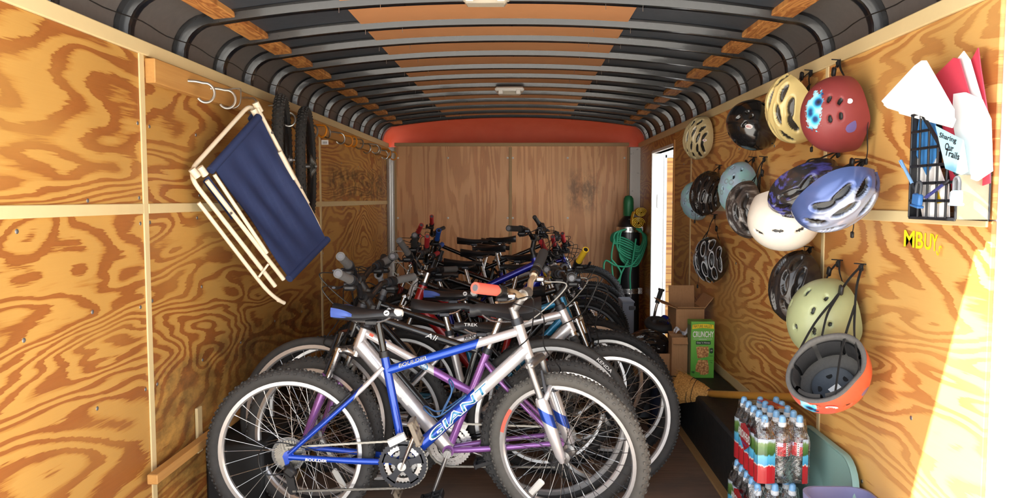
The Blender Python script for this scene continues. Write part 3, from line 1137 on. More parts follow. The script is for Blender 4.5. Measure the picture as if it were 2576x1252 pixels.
def bicycle(label, y, bbx, face, P, group=None):
    """face = 1 looks right (+x), -1 looks left. Own axes: x forward, y left, z up, origin under the bottom bracket."""
    D = P.get('detail', 1)
    lean_ = -face * math.radians(P.get('back', 0.0))
    if 'grip_px' in P:                     # set the stem height and the parking spot so that the near grip ends where it should
        for _ in range(6):
            HT_, HB_ = Vector((P['ht'][0], 0, P['ht'][1])), Vector((P['hb'][0], 0, P['hb'][1]))
            ax_ = (HT_ - HB_).normalized()
            sr_, sh_ = P.get('stem', (0.06, 0.06))
            hw_, rise_, sweep_ = P.get('bar', (0.30, 0.04, 0.045))
            up_ = P.get('up', 0.0)
            e_ = HT_ + ax_ * (0.035 + P.get('spacer', 0.02)) + Vector((1, 0, 0)) * sr_ + ax_ * sh_ + Vector((-sweep_, -face * hw_, rise_ + up_))
            e_ = HB_ + Matrix.Rotation(math.radians(P.get('steer', 0)), 3, ax_) @ (e_ - HB_)
            e_ = Matrix.Rotation(0.0 if face > 0 else PI, 3, 'Z') @ (Matrix.Rotation(lean_, 3, 'X') @ e_)
            tgt = at(P['grip_px'][0], P['grip_px'][1], y + e_.y)
            bbx = tgt.x - e_.x
            P['stem'] = (sr_, min(0.24, max(0.0, sh_ + (tgt.z - e_.z) * 0.9)))
    R, w = P.get('R', 0.335), P.get('tw', 0.026)
    cs, fc, bbh = P.get('cs', 0.43), P.get('fc', 0.64), P.get('bb', 0.295)
    t = thing('bicycle', label, 'bicycle', (bbx, y, 0), group, 0.0 if face > 0 else PI)
    t.rotation_euler = (lean_, 0, (0.0 if face > 0 else PI) + P.get('yaw', 0.0))
    V = Vector
    BB, RA, FA = V((0, 0, bbh)), V((-cs, 0, R)), V((fc, 0, R))
    ST = V((P['st'][0], 0, P['st'][1]))
    HT, HB = V((P['ht'][0], 0, P['ht'][1])), V((P['hb'][0], 0, P['hb'][1]))
    ax = (HT - HB).normalized()
    steer = Matrix.Rotation(math.radians(P.get('steer', 0)), 3, ax)
    sq = steer.to_quaternion()
    SR = lambda p: HB + steer @ (V(p) - HB)
    rd = P.get('rd', 1.0)
    cf = P['paint']
    pm = lambda key: P.get(key, cf)
    side = V((0, -1, 0)) if face > 0 else V((0, 1, 0))        # towards the viewer at the rear opening
    sy = side.y

    def tubes(name, a, b, r, mat, n=14, mid=None, r2=None):
        pts = [a, b] if mid is None else smoothpath([a, mid, b], 8)
        rr = r if r2 is None else [r + (r2 - r) * i / (len(pts) - 1) for i in range(len(pts))]
        return MB().tube(pts, rr, n).build(name, mat, t)

    # --- frame
    tubes('head_tube', HB - ax * 0.004, HT + ax * 0.004, 0.021 * rd, pm('c_head'), 18)
    dtc = HB + (HT - HB) * 0.22
    dt_ = tubes('down_tube', BB, dtc, 0.020 * rd * P.get('dtr', 1.0), pm('c_down'), 18)
    tts = P.get('tts')
    tts = V((tts[0], 0, tts[1])) if tts else ST + (BB - ST) * 0.10
    ttc = HB + (HT - HB) * 0.78
    tt_ = tubes('top_tube', tts, ttc, 0.0175 * rd, pm('c_top'), 16, mid=(V((P['ttm'][0], 0, P['ttm'][1])) if 'ttm' in P else None))
    tubes('seat_tube', BB, ST, 0.0165 * rd, pm('c_seat'), 16)
    MB().tube([BB + V((0, -0.036, 0)), BB + V((0, 0.036, 0))], 0.024, 20).build('bottom_bracket', pm('c_seat'), t)
    ssp = ST + (BB - ST) * 0.12
    for s in (-1, 1):
        ya = s * 0.062
        mb = MB().tube(smoothpath([ssp + V((-0.012, s * 0.014, 0)), ssp * 0.72 + RA * 0.28 + V((0, s * 0.045, 0)), RA + V((0.012, ya, 0.012))], 6), 0.009, 10)
        mb.build('seat_stay', pm('c_stay'), t)
        mb = MB().tube(smoothpath([BB + V((-0.02, s * 0.022, 0)), BB * 0.6 + RA * 0.4 + V((0, s * 0.05, 0)), RA + V((0.012, ya, 0))], 6), [0.0125] * 8 + [0.011] * 5, 10)
        mb.build('chain_stay', pm('c_cstay'), t)
        drop = [RA + V((p[0], ya, p[1])) for p in ((0.03, -0.012), (0.03, 0.012), (0.012, 0.026), (-0.006, 0.018), (-0.014, 0.002), (-0.008, -0.014), (-0.004, -0.034), (0.010, -0.034), (0.014, -0.016))]
        MB().plate(drop, (0, -s * 0.005, 0)).build('dropout', pm('c_cstay'), t)
    # --- seat post, saddle
    sd = (ST - BB).normalized()
    SP = ST + sd * max(0.03, (P.get('seat_z', 0.9) - 0.05 - ST.z) / sd.z)
    tubes('seat_post', ST - sd * 0.02, SP, 0.0135, P.get('c_post', M['silver']), 14)
    MB().tube([ST - sd * 0.012, ST + sd * 0.012], 0.0205, 16).build('seat_clamp', P.get('c_clamp', M['dark_steel']), t)
    tilt = Matrix.Rotation(math.radians(-P.get('seat_tilt', 0)), 3, 'Y')
    sadm = P.get('c_saddle', SADDLE)
    so = SP + V((P.get('seat_dx', 0.0), 0, 0.008))
    ss_ = P.get('saddle_scale', 1.0)
    sf = lambda p: so + tilt @ (V((p.x * ss_, p.y * (1.3 if P.get('wide') else 1.0), 0.05 + (p.z - 0.05) * (1.5 if P.get('wide') else 1.0))))
    sad = saddle_mesh().xf(sf).build('saddle', sadm, t)
    if P.get('saddle_patch'):
        for s in (-1, 1):
            rows = []
            for i in range(10):
                u_ = i / 9.0
                x = -0.150 + 0.086 * u_
                ww = 0.0745 * (0.78 + 0.24 * math.sin(min(1, u_ * 1.3) * PI / 2))
                zt = 0.053 - 0.004 * u_ - 0.016 * u_ ** 3
                zb = 0.016 + 0.006 * u_ ** 4
                rows.append([V((x, s * ww * (0.9 + 0.1 * math.sin(q * PI)), zb + (zt - zb) * q)) for q in (0, 0.25, 0.5, 0.75, 1.0)])
            MB().grid(rows).xf(sf).build('saddle_panel', P['saddle_patch'], sad, fix=False)
            ring = [V((0.062 + 0.011 * math.cos(a), s * 0.0275, 0.036 + 0.011 * math.sin(a))) for a in np.linspace(0, 2 * PI, 16, endpoint=False)]
            MB().plate(ring, (0, s * 0.0012, 0)).xf(sf).build('emblem', M['white_print'], sad)
            sw = [V((0.062 + p[0] * 0.011, s * 0.0290, 0.036 + p[1] * 0.011)) for p in ((-0.8, -0.25), (-0.2, 0.25), (0.8, 0.3), (0.3, -0.1), (-0.1, -0.35))]
            MB().plate(sw, (0, s * 0.0006, 0)).xf(sf).build('emblem_mark', M['black_print'], sad)
        MB().lathe([(0.017, 0.0), (0.0185, 0.012), (0.016, 0.03), (0.008, 0.036)], o=(0.088, 0, 0.034), axis=(1, 0, -0.1), n=14, caps=True).xf(sf).build('nose_bumper', P.get('c_nose', M['white_plastic']), sad)
    mb = MB()
    for s in (-1, 1):
        mb.tube([sf(V(p)) for p in smoothpath([(-0.10, s * 0.03, 0.02), (-0.07, s * 0.025, 0.003), (-0.03, s * 0.022, -0.003), (0.04, s * 0.02, 0.0), (0.09, s * 0.008, 0.026)], 4)], 0.0036, 6)
    mb.build('saddle_rail', M['silver'], sad)
    MB().box(so + V((0, 0, -0.006)), (0.05, 0.05, 0.02), None, 0.004).build('saddle_clamp', P.get('c_clamp', M['dark_steel']), t)
    # --- wheels
    wheel(t, RA, None, R, w, P.get('knobby', True), P.get('c_tyre', M['tyre']), P.get('c_rim', M['rim_silver']), True, D >= 2, -1, spoke_mat=P.get('c_spoke'))
    fw_ = wheel(t, SR(FA), sq, R, w, P.get('knobby', True), P.get('c_tyre_f', P.get('c_tyre', M['tyre'])), P.get('c_rim', M['rim_silver']), False, D >= 2, -1, spoke_mat=P.get('c_spoke_f', P.get('c_spoke')), reflector=D >= 2)
    # --- fork
    foff = FA - (HB + ax * ((FA - HB).dot(ax)))
    low_c, up_c = P.get('c_fork', cf), P.get('c_stan', M['silver'])
    crown = HB - ax * 0.025
    MB().tube([SR(HB - ax * 0.004), SR(crown - ax * 0.006)], 0.019, 14).build('fork_crown_race', P.get('c_crown', up_c), t)
    susp = P.get('susp', True)
    fr_ = P.get('fork_r', 1.0)
    top_f = crown - ax * 0.0 + foff * 0.8
    for s in (-1, 1):
        ysd = s * 0.056
        a0 = top_f + V((0, ysd, 0)) + ax * 0.012
        a3 = FA + V((0, ysd, 0)) + ax * 0.0
        if susp:
            a1 = a0 + (a3 - a0) * P.get('stan_len', 0.38)
            MB().tube([SR(a0), SR(a1)], 0.0135, 12).build('stanchion', up_c, t)
            MB().tube([SR(a1 + ax * 0.01), SR(a1), SR(a1 + (a3 - a1) * 0.5), SR(a3 + ax * 0.02), SR(a3 - ax * 0.012)], [0.0155 * fr_, 0.019 * fr_, 0.0185 * fr_, 0.015 * fr_, 0.009], 14).build('fork_leg', low_c, t)
            if P.get('boots'):
                bp, br = [], []
                for i in range(18):
                    bp.append(SR(a0 + (a1 - a0) * (i / 17)))
                    br.append(0.021 if i % 2 else 0.0165)
                MB().tube(bp, br, 12).build('fork_boot', M['black_rubber'], t)
        else:
            MB().tube([SR(a0), SR(a0 + (a3 - a0) * 0.5), SR(a3)], [0.014, 0.0135, 0.009], 12).build('fork_leg', low_c, t)
    mb = MB().bar(SR(top_f + V((0, -0.068, 0))), SR(top_f + V((0, 0.068, 0))), 0.036, 0.026, up=ax, bev=0.008)
    mb.tube([SR(crown), SR(top_f)], 0.02, 12)
    mb.build('fork_crown', P.get('c_crown', up_c), t)
    if susp:
        a1 = top_f + (FA - top_f) * (P.get('stan_len', 0.38) + 0.03)
        fwd = V((1, 0, 0)) - ax * ax.x
        pts = [a1 + V((0, -0.056, 0)), a1 + V((0, -0.05, 0)) + fwd * 0.028 + ax * 0.03, a1 + V((0, -0.02, 0)) + fwd * 0.035 + ax * 0.052, a1 + V((0, 0.02, 0)) + fwd * 0.035 + ax * 0.052, a1 + V((0, 0.05, 0)) + fwd * 0.028 + ax * 0.03, a1 + V((0, 0.056, 0))]
        MB().tube([SR(p) for p in smoothpath(pts, 4)], 0.011, 10).build('fork_arch', low_c, t)
    # --- brakes (arms by the rim)
    if D >= 1:
        rr_ = R - 2 * w - 0.002
        for nm, cen, dirv, rotf in (('front', FA, (HB + foff - FA).normalized(), SR), ('rear', RA, (ssp - RA).normalized(), lambda p: V(p))):
            for s in (-1, 1):
                b0 = cen + dirv * (rr_ - 0.03) + V((0, s * 0.045, 0)) + V((0.02 if nm == 'front' else -0.018, 0, 0))
                b1 = cen + dirv * (rr_ + 0.085) + V((0, s * 0.032, 0)) + V((0.026 if nm == 'front' else -0.022, 0, 0))
                mb = MB().tube([rotf(b0), rotf((b0 + b1) / 2 + V((0, s * 0.004, 0))), rotf(b1)], [0.009, 0.007, 0.005], 8)
                mb.box(rotf(cen + dirv * rr_ + V((0, s * 0.024, 0)) + V((0.02 if nm == 'front' else -0.018, 0, 0))), (0.05, 0.012, 0.012), None, 0.003)
                mb.build('brake_arm', M['dark_steel'], t)
    # --- headset, stem, bar
    tubes('headset', HT - ax * 0.004, HT + ax * 0.022, 0.0235, M['dark_steel'], 16)
    sr, sh = P.get('stem', (0.06, 0.06))
    S0 = HT + ax * 0.02
    S1 = HT + ax * (0.035 + P.get('spacer', 0.02))
    fdir = V((1, 0, 0))
    BC = S1 + fdir * sr + ax * sh
    scol = P.get('c_stem', M['silver'])
    mb = MB().tube([SR(S0), SR(S1 + ax * 0.015)], 0.0165, 14)
    mb.tube([SR(S1), SR(BC)], 0.0155, 12)
    mb.tube([SR(BC + V((0, -0.024, 0))), SR(BC + V((0, 0.024, 0)))], 0.0225, 14)
    mb.build('stem', scol, t)
    hw, rise, sweep = P.get('bar', (0.30, 0.04, 0.045))
    bar = []
    for s in (-1, 1):
        pts = [BC, BC + V((0, s * 0.04, 0)), BC + V((-sweep * 0.25, s * 0.085, rise * 0.75)), BC + V((-sweep * 0.35, s * 0.12, rise)), BC + V((-sweep, s * hw, rise + P.get('up', 0.0)))]
        bar.append([SR(p) for p in smoothpath(pts, 5)])
    MB().tube(list(reversed(bar[0]))[:-1] + bar[1], 0.0125, 12).build('handlebar', P.get('c_bar', M['black_paint']), t)
    for s in (-1, 1):
        e = V((-sweep, s * hw, rise + P.get('up', 0.0)))
        i_ = V((-sweep * 0.35, s * 0.12, rise))
        dirg = (e - i_).normalized()
        g0, g1 = BC + e - dirg * 0.125, BC + e + dirg * 0.004
        gm = P.get('c_grip2', P['c_grip']) if s != sy * 1 else P['c_grip']
        pp, rr = [], []
        NG = 15
        for i in range(NG):
            q = i / (NG - 1)
            pp.append(SR(g0 + (g1 - g0) * q))
            rb = 0.0165 + (0.0012 if i % 2 else 0) * P.get('grip_rib', 1)
            if i in (0, NG - 1) and P.get('grip_rib', 1):
                rb = 0.0185
            rr.append(rb * P.get('grip_fat', 1.0))
        gr = MB().tube(pp, rr, 14).build('grip', gm, t)
        MB().lathe([(0.0001, 0.002), (0.011, 0.002), (0.0125, 0.0)], o=SR(g1), axis=SR(g1) - SR(g0), n=14).build('end_plug', P.get('c_plug', M['grey_plastic']), gr)
        lv = BC + i_ + dirg * max(0.02, (hw - 0.12 - 0.175))
        c_lv = P.get('c_lever', M['dark_steel'])
        mb = MB()
        mb.tube([SR(lv - dirg * 0.009), SR(lv + dirg * 0.009)], 0.018, 12)
        mb.box(SR(lv + V((0.026, 0, -0.014))), (0.034, 0.03, 0.02), None, 0.005)
        mb.tube([SR(p) for p in smoothpath([lv + V((0.035, 0, -0.018)), lv + V((0.05, 0, -0.03)) + dirg * 0.03, lv + V((0.045, 0, -0.042)) + dirg * 0.08, lv + V((0.04, 0, -0.046)) + dirg * 0.125], 5)], 0.0055, 8, flat=(1.4, 0.8))
        mb.build('brake_lever', c_lv, t)
        if D >= 1:
            sh_ = lv + dirg * 0.03
            mb = MB().tube([SR(sh_ - dirg * 0.012), SR(sh_ + dirg * 0.012)], 0.0215, 14)
            mb.box(SR(sh_ + V((0.006, 0, -0.03))), (0.05, 0.034, 0.024), None, 0.008)
            mb.build('shifter', P.get('c_shift', M['black_plastic']), t)
    # --- cables
    cm = P.get('c_cable', M['cable'])
    ends_ = [(BC + V((0.02, -0.15, rise - 0.02)), HB + (HT - HB) * 0.3 + V((-0.06, -0.025, -0.03))),
             (BC + V((0.02, 0.15, rise - 0.02)), HB + (HT - HB) * 0.5 + V((-0.08, 0.02, 0.0))),
             (BC + V((0.02, -0.16, rise - 0.03)), FA + (HB - FA) * 0.72 + V((0.05, 0.02, 0.03)))]
    for ci, (a, b) in enumerate(ends_[:3 if D else 2]):
        b2 = SR(b) if ci == 2 else b
        a2 = SR(a)
        m1 = SR(a + V((0.075 + 0.02 * ci, 0, 0.01 - 0.02 * ci)))
        m2 = (a2 + b2) / 2 + V((0.07 - 0.015 * ci, 0, -0.02))
        MB().tube(smoothpath([a2, m1, m2, b2 + V((0.03, 0, 0.03)), b2], 7), 0.0026, 6).build('cable', cm if ci != 1 else P.get('c_cable2', cm), t)
    # --- drivetrain on the right (-y) side
    ro = P.get('ring', 0.092)
    if D >= 2:
        yr = -0.052
        ro_c = P.get('c_ring', M['dark_steel'])
        mb = toothed(ro, ro - 0.017, 44, yr, 0.003)
        for i in range(5):
            a = 2 * PI * i / 5 + 0.3
            d_ = V((math.cos(a), 0, math.sin(a)))
            e_ = V((-math.sin(a), 0, math.cos(a)))
            arm = [d_ * 0.016 + e_ * 0.016, d_ * 0.05 + e_ * 0.011, d_ * (ro - 0.012) + e_ * 0.02, d_ * (ro - 0.012) - e_ * 0.02, d_ * 0.05 - e_ * 0.011, d_ * 0.016 - e_ * 0.016]
            mb.plate([p + V((0, yr, 0)) for p in arm], (0, 0.004, 0))
        mb.lathe([(0.001, -0.004), (0.026, -0.004), (0.026, 0.006), (0.001, 0.006)], o=(0, yr, 0), axis=(0, 1, 0), n=24)
        mb.xf(lambda p: p + BB).build('chainring', ro_c, t, angle=30)
        mb = toothed(ro - 0.022, ro - 0.036, 34, yr + 0.008, 0.003)
        mb.xf(lambda p: p + BB).build('chainring', M['silver'], t, angle=30)
        mb = toothed(ro - 0.045, ro - 0.058, 24, yr + 0.016, 0.003)
        mb.xf(lambda p: p + BB).build('chainring', M['dull_steel'], t, angle=30)
    else:
        mb = toothed(ro, ro - 0.02, 40, -0.05, 0.003)
        for i in range(5):
            a = 2 * PI * i / 5 + 0.3
            mb.bar(V((0, -0.05, 0)), V((math.cos(a) * (ro - 0.01), -0.05, math.sin(a) * (ro - 0.01))), 0.02, 0.004, up=(0, 1, 0))
        mb.xf(lambda p: p + BB).build('chainring', P.get('c_ring', M['dark_steel']), t, angle=30)
    ca = math.radians(P.get('crank', 60))
    for s in (-1, 1):
        dcr = V((math.cos(ca), 0, math.sin(ca))) * (1 if s < 0 else -1)
        a = BB + V((0, s * 0.066, 0))
        b = a + dcr * 0.17 + V((0, s * 0.012, 0))
        mb = MB().bar(a - dcr * 0.018, b + dcr * 0.014, 0.016, 0.024, up=V((0, 1, 0)), bev=0.006)
        mb.lathe([(0.017, -0.012), (0.017, 0.012)], o=a, axis=(0, 1, 0), n=16, caps=True)
        mb.build('crank_arm', P.get('c_crank', M['silver']), t)
        pc = b + V((0, s * 0.055, 0))
        mb = MB()
        pr = Matrix.Rotation(P.get('pedal_rot', 0.3), 3, 'Y')
        for xx in (-0.042, 0.042):
            mb.box(pc + pr @ V((xx, 0, 0)), (0.012, 0.085, 0.026), pr, 0.003)
        for yy in (-0.04, 0.0, 0.04):
            mb.box(pc + pr @ V((0, yy, 0)), (0.09, 0.008, 0.018), pr, 0.002)
        mb.tube([b, pc + V((0, s * 0.04, 0))], 0.009, 8)
        mb.build('pedal', P.get('c_pedal', M['black_plastic']), t)
    # chain
    rs_ = 0.034
    yc = -0.047
    DER = RA + V((0.02, -0.05, -0.115))
    top_run = [BB + V((0.0, yc, ro + 0.002)), RA + V((0.0, yc, rs_))]
    low_run = [DER + V((0.0, 0.0, -0.026)), BB + V((0.0, yc, -ro - 0.002))]
    path = []
    for i in range(1, 9):
        a = PI / 2 - PI * i / 9
        path.append(BB + V((math.cos(a) * (ro + 0.002), yc, math.sin(a) * (ro + 0.002))))
    full = [top_run[1], top_run[0]] + path + [low_run[1], low_run[0]]
    if D >= 2:
        mb = MB()
        dist, step = 0.0, 0.0127
        k_ = 0
        for a, b in zip(full[:-1], full[1:]):
            L = (b - a).length
            d_ = (b - a) / L
            while dist < L:
                c = a + d_ * dist
                yw = 0.0036 if k_ % 2 else 0.0024
                for s in (-1, 1):
                    mb.bar(c - d_ * 0.0068 + V((0, s * yw, 0)), c + d_ * 0.0068 + V((0, s * yw, 0)), 0.001, 0.0078, up=V((0, 1, 0)).cross(d_))
                dist += step
                k_ += 1
            dist -= L
        ch = mb.build('chain', M['chain'], t, smooth=False, fix=False)
    else:
        MB().tube(full, 0.0035, 6).build('chain', M['chain'], t)
    # rear derailleur
    if D >= 1:
        hang = RA + V((0.004, -0.062, -0.03))
        mb = MB().tube([hang, DER + V((0.0, -0.012, 0.045))], 0.014, 10)
        mb.box((hang + DER) / 2 + V((0.008, -0.02, 0.02)), (0.05, 0.03, 0.035), Matrix.Rotation(0.7, 3, 'Y'), 0.008)
        for yy in (-0.006, 0.006):
            mb.bar(DER + V((-0.012, yy, 0.05)), DER + V((0.0, yy, -0.02)), 0.003, 0.03, up=V((1, 0, 0)))
        mb.build('rear_derailleur', M['black_plastic'], t)
        for pz, px_ in ((0.045, -0.012), (-0.02, 0.0)):
            mb = MB().lathe([(0.004, -0.004), (0.02, -0.004), (0.02, 0.004), (0.004, 0.004)], o=DER + V((px_, 0, pz)), axis=(0, 1, 0), n=18, closed=True)
            mb.build('jockey_wheel', M['black_plastic'], t)
        cab = smoothpath([RA + V((0.10, -0.06, 0.03)), RA + V((-0.03, -0.07, 0.06)), RA + V((-0.10, -0.075, 0.02)), RA + V((-0.085, -0.075, -0.06)), DER + V((-0.02, -0.02, 0.05))], 6)
        MB().tube(cab, 0.0025, 6).build('cable', M['cable'], t)
    if D >= 2:
        fd = BB + sd * 0.105
        mb = MB().bar(fd + V((-0.035, -0.046, -0.02)), fd + V((0.03, -0.046, 0.012)), 0.003, 0.03, up=V((0, 1, 0)).cross(V((1, 0, 0.5))))
        mb.bar(fd + V((-0.035, -0.06, -0.02)), fd + V((0.03, -0.06, 0.012)), 0.003, 0.026, up=V((0, 1, 0)).cross(V((1, 0, 0.5))))
        mb.tube([fd, fd + V((0.0, -0.046, 0.0))], 0.012, 10)
        mb.build('front_derailleur', M['white_plastic'], t)
    return t, dict(BB=BB, RA=RA, FA=FA, ST=ST, HT=HT, HB=HB, dtc=dtc, ttc=ttc, tts=tts, down=dt_, top=tt_, side=side, saddle=sad, SP=SP, fw=fw_)


SADDLE = plain('black saddle vinyl', S(40, 40, 42), 0.42, 0.0, 0.15, 60, bump=0.1)
BLUE = S(22, 72, 190)
P_BLUE = paint('royal blue', BLUE)
P_SIL = paint('frame silver', S(206, 204, 206), 0.55, 0.3)
P_PUR = paint('lilac purple', S(150, 96, 170))
P_RED = paint('signal red', S(176, 30, 34), 0.1)
P_BLK = paint('frame black', S(24, 25, 28), 0.1)
P_DBLUE = paint('deep blue', S(26, 34, 150))
P_GREY = paint('graphite', S(74, 78, 84))
P_TEAL = paint('sky teal', S(28, 118, 160))
P_WHITE = paint('frame white', S(220, 220, 222), 0.0)
P_DRED = paint('dark red', S(120, 22, 26), 0.1)
CORAL = plain('coral foam grip', S(250, 104, 86), 0.8, 0.0, 0.05, 60, bump=0.15)
G_RED = plain('red rubber grip', S(196, 48, 56), 0.7, 0.0, 0.08, 60)
G_BLUE = plain('blue rubber grip', S(32, 84, 178), 0.7, 0.0, 0.08, 60)
G_YEL = plain('yellow ringed grip', S(236, 196, 44), 0.6, 0.0, 0.08, 60)
G_BLK = plain('black rubber grip', S(52, 52, 53), 0.75, 0.0, 0.15, 60)
G_GREY = plain('worn grey grip', S(92, 92, 92), 0.7, 0.0, 0.15, 60)
TAN_BAR = plain('champagne handlebar', S(214, 190, 156), 0.3, 0.6, 0.05, 20)
RIM_BLK = plain('black rim', S(40, 41, 43), 0.4, 0.3, 0.1, 40)
SP_BLK = plain('dark spokes', S(70, 70, 72), 0.4, 0.8, 0.1, 40)
SADBLUE = plain('blue saddle vinyl', S(72, 98, 176), 0.5, 0.0, 0.08, 60)
PED_GREY = plain('scuffed clear pedal', S(128, 116, 100), 0.4, 0.0, 0.3, 60)

# --- 1: blue and silver bike at the front, looks right
dt1 = V3 = None
mix_top = split_paint('blue to silver top tube', BLUE, S(206, 204, 206), (1, 0, -0.35), 0.02)
mix_dn = split_paint('blue to silver down tube', BLUE, S(206, 204, 206), (1, 0, 0.3), 0.455)
mix_st = split_paint('blue stays with silver flash', BLUE, S(214, 212, 214), (-1, 0, 0.5), 0.405, BLUE, 0.47)
b1, q1 = bicycle('blue and silver mountain bike standing in front of all other bicycles', 2.94, -0.461, 1,
                 dict(detail=2, cs=0.455, fc=0.645, bb=0.303, st=(-0.077, 0.73), ht=(0.45, 0.852), hb=(0.492, 0.721), paint=P_BLUE, c_head=P_SIL, c_top=mix_top, c_down=mix_dn,
                      tts=(-0.062, 0.665), rd=1.02, dtr=1.25, c_stay=mix_st, fork_r=1.3, c_fork=P_SIL, c_stan=M['dull_steel'], c_crown=M['dull_steel'], steer=-25, up=0.06, seat_z=0.905, c_post=M['black_paint'], c_clamp=M['black_plastic'],
                      c_grip=CORAL, c_grip2=G_BLK, seat_dx=-0.025, grip_rib=0, grip_fat=1.25, c_bar=TAN_BAR, c_stem=M['dull_steel'], stem=(0.075, 0.075), bar=(0.315, 0.035, 0.05), c_lever=M['silver'], crank=68, pedal_rot=1.2, c_pedal=PED_GREY,
                      c_tyre=M['tyre'], c_tyre_f=M['dusty_tyre'], saddle_patch=SADBLUE, c_cable2=M['cable_grey'], c_spoke_f=SP_BLK, ring=0.093, seat_tilt=-2))
dd_ = (q1['dtc'] - q1['BB']).normalized()
mid = q1['BB'] + dd_ * 0.30
text_tube('GIANT', mid, dd_, q1['side'], 0.0255, 0.040, M['white_print'], q1['down'], width=0.325, offset=0.045, shear=0.15)
text_tube('GIANT', mid, dd_, q1['side'], 0.0255, 0.030, P_TEAL, q1['down'], width=0.305, offset=0.0, shear=0.15, lift=0.0012)
td = (q1['ttc'] - q1['tts']).normalized()
text_tube('BOULDER', q1['tts'] + td * 0.105, td, q1['side'] + Vector((0, 0, 0.5)), 0.0179, 0.014, M['white_print'], q1['top'], width=0.115, offset=0.03, shear=0.2)
text_tube('BOULDER', q1['tts'] + td * 0.105, td, q1['side'] + Vector((0, 0, 0.5)), 0.0179, 0.011, M['black_print'], q1['top'], width=0.108, shear=0.2, lift=0.0012)
# blue flashes on the fork legs are part of the paint: rings proud of the legs
for o in [c for c in b1.children if c.name.startswith('fork_leg')]:
    me = o.data.copy()
    k = NT('silver fork with blue flash')
    co = k.coords()
    sx_, sy_, sz_ = k.sep(co)
    f = k.math('MULTIPLY', k.math('GREATER_THAN', k.math('MULTIPLY_ADD', sx_, 0.55, sz_), 0.785), k.math('LESS_THAN', k.math('MULTIPLY_ADD', sx_, 0.55, sz_), 0.828))
    f2 = k.math('MULTIPLY', k.math('GREATER_THAN', k.math('MULTIPLY_ADD', sx_, -1.4, sz_), -0.34), k.math('LESS_THAN', k.math('MULTIPLY_ADD', sx_, -1.4, sz_), -0.30))
    k.set(Base_Color=k.mix(f, S(206, 204, 206), S(24, 70, 168)), Metallic=0.5, Roughness=0.28, Coat_Weight=0.5)
    me.materials[0] = k.m
    o.data = me

# bottle cage inside the frame, decal on the chain stay and on the front rim
CAGE = plain('steel blue cage wire', S(52, 92, 140), 0.35, 0.2, 0.1, 30)
nc = Vector((-dd_.z, 0, dd_.x))
cg = lambda s_, n_, y_: q1['BB'] + dd_ * s_ + nc * (0.026 + n_) + Vector((0, y_, 0))
MB().tube(smoothpath([cg(0.36, 0.0, -0.012), cg(0.25, 0.012, -0.034), cg(0.215, 0.03, -0.037), cg(0.205, 0.07, -0.025), cg(0.203, 0.08, 0.0), cg(0.205, 0.07, 0.025), cg(0.215, 0.03, 0.037), cg(0.25, 0.012, 0.034), cg(0.36, 0.0, 0.012)], 6), 0.0032, 8).build('bottle_cage', CAGE, b1)
MB().tube(smoothpath([cg(0.24, 0.014, -0.036), cg(0.33, 0.05, -0.038), cg(0.35, 0.085, -0.02), cg(0.35, 0.09, 0.0), cg(0.35, 0.085, 0.02), cg(0.33, 0.05, 0.038), cg(0.24, 0.014, 0.036)], 6), 0.0032, 8).build('bottle_cage', CAGE, b1)
cs_a, cs_b = q1['RA'], q1['BB']
cdir = (cs_b - cs_a).normalized()
text_plane('BOULDER', cs_a + cdir * 0.12 + Vector((0, -0.0715, -0.001)), cdir, Vector((0, 0, 1)), 0.011, M['white_print'], b1, width=0.085, offset=0.03, shear=0.2)
fwq = q1['fw']
dec = []
for sgn in (1, -1):
    pass
ro_d, ri_d = 0.2865, 0.2715
angs = np.linspace(2.55, 2.95, 10)
pd = [(ro_d * math.cos(a), -0.0138, ro_d * math.sin(a)) for a in angs] + [(ri_d * math.cos(a), -0.0138, ri_d * math.sin(a)) for a in reversed(angs)]
MB().plate(pd, (0, -0.0006, 0)).build('rim_decal', CORAL, fwq, False)

# --- 2: silver and purple bike, looks left
PT2 = split_paint('silver to purple top tube', S(150, 96, 170), S(208, 204, 204), (1, 0, 0), 0.06)
b2, q2 = bicycle('silver bicycle with purple fork and stays, parked just behind the blue one', 3.12, -0.2545, -1,
                 dict(detail=2, cs=0.47, fc=0.585, bb=0.29, st=(-0.164, 0.707), ht=(0.345, 0.806), hb=(0.378, 0.715), tts=(-0.098, 0.53), paint=P_PUR, c_head=P_SIL, c_down=P_SIL, c_top=PT2, dtr=1.65,
                      c_fork=P_PUR, c_stan=M['silver'], c_crown=M['silver'], steer=-20, seat_z=0.905, wide=True, saddle_scale=1.1, grip_px=(851, 688), up=0.03, c_grip=G_GREY, c_bar=M['black_paint'], c_stem=M['black_plastic'], stem=(0.05, 0.1), spacer=0.05,
                      bar=(0.31, 0.06, 0.06), crank=110, c_tyre=M['tyre'], c_ring=M['silver'], c_crank=M['dull_steel']))
d2 = (q2['BB'] - q2['dtc']).normalized()
# pale worn graphic on the fat down tube, decals and a ring emblem on the top tube
for i_g, s_g in enumerate((0.17, 0.215, 0.26, 0.305)):
    text_tube('I', q2['dtc'] + d2 * s_g, d2, q2['side'] + Vector((0, 0, 0.3)), 0.0332, 0.030, M['white_print'], q2['down'], width=0.036)
tq = (q2['tts'] - q2['ttc']).normalized()
for s_g, m_g in ((0.035, CORAL), (0.075, M['white_print']), (0.095, G_BLUE)):
    text_tube('I', q2['ttc'] + tq * s_g, tq, q2['side'] + Vector((0, 0, 0.5)), 0.0178, 0.012, m_g, q2['top'], width=0.018)
text_tube('O', q2['ttc'] + tq * 0.29, tq, q2['side'], 0.0178, 0.030, P_TEAL, q2['top'], width=0.034)
text_tube('*', q2['ttc'] + tq * 0.29, tq, q2['side'], 0.0178, 0.020, P_TEAL, q2['top'], width=0.022)

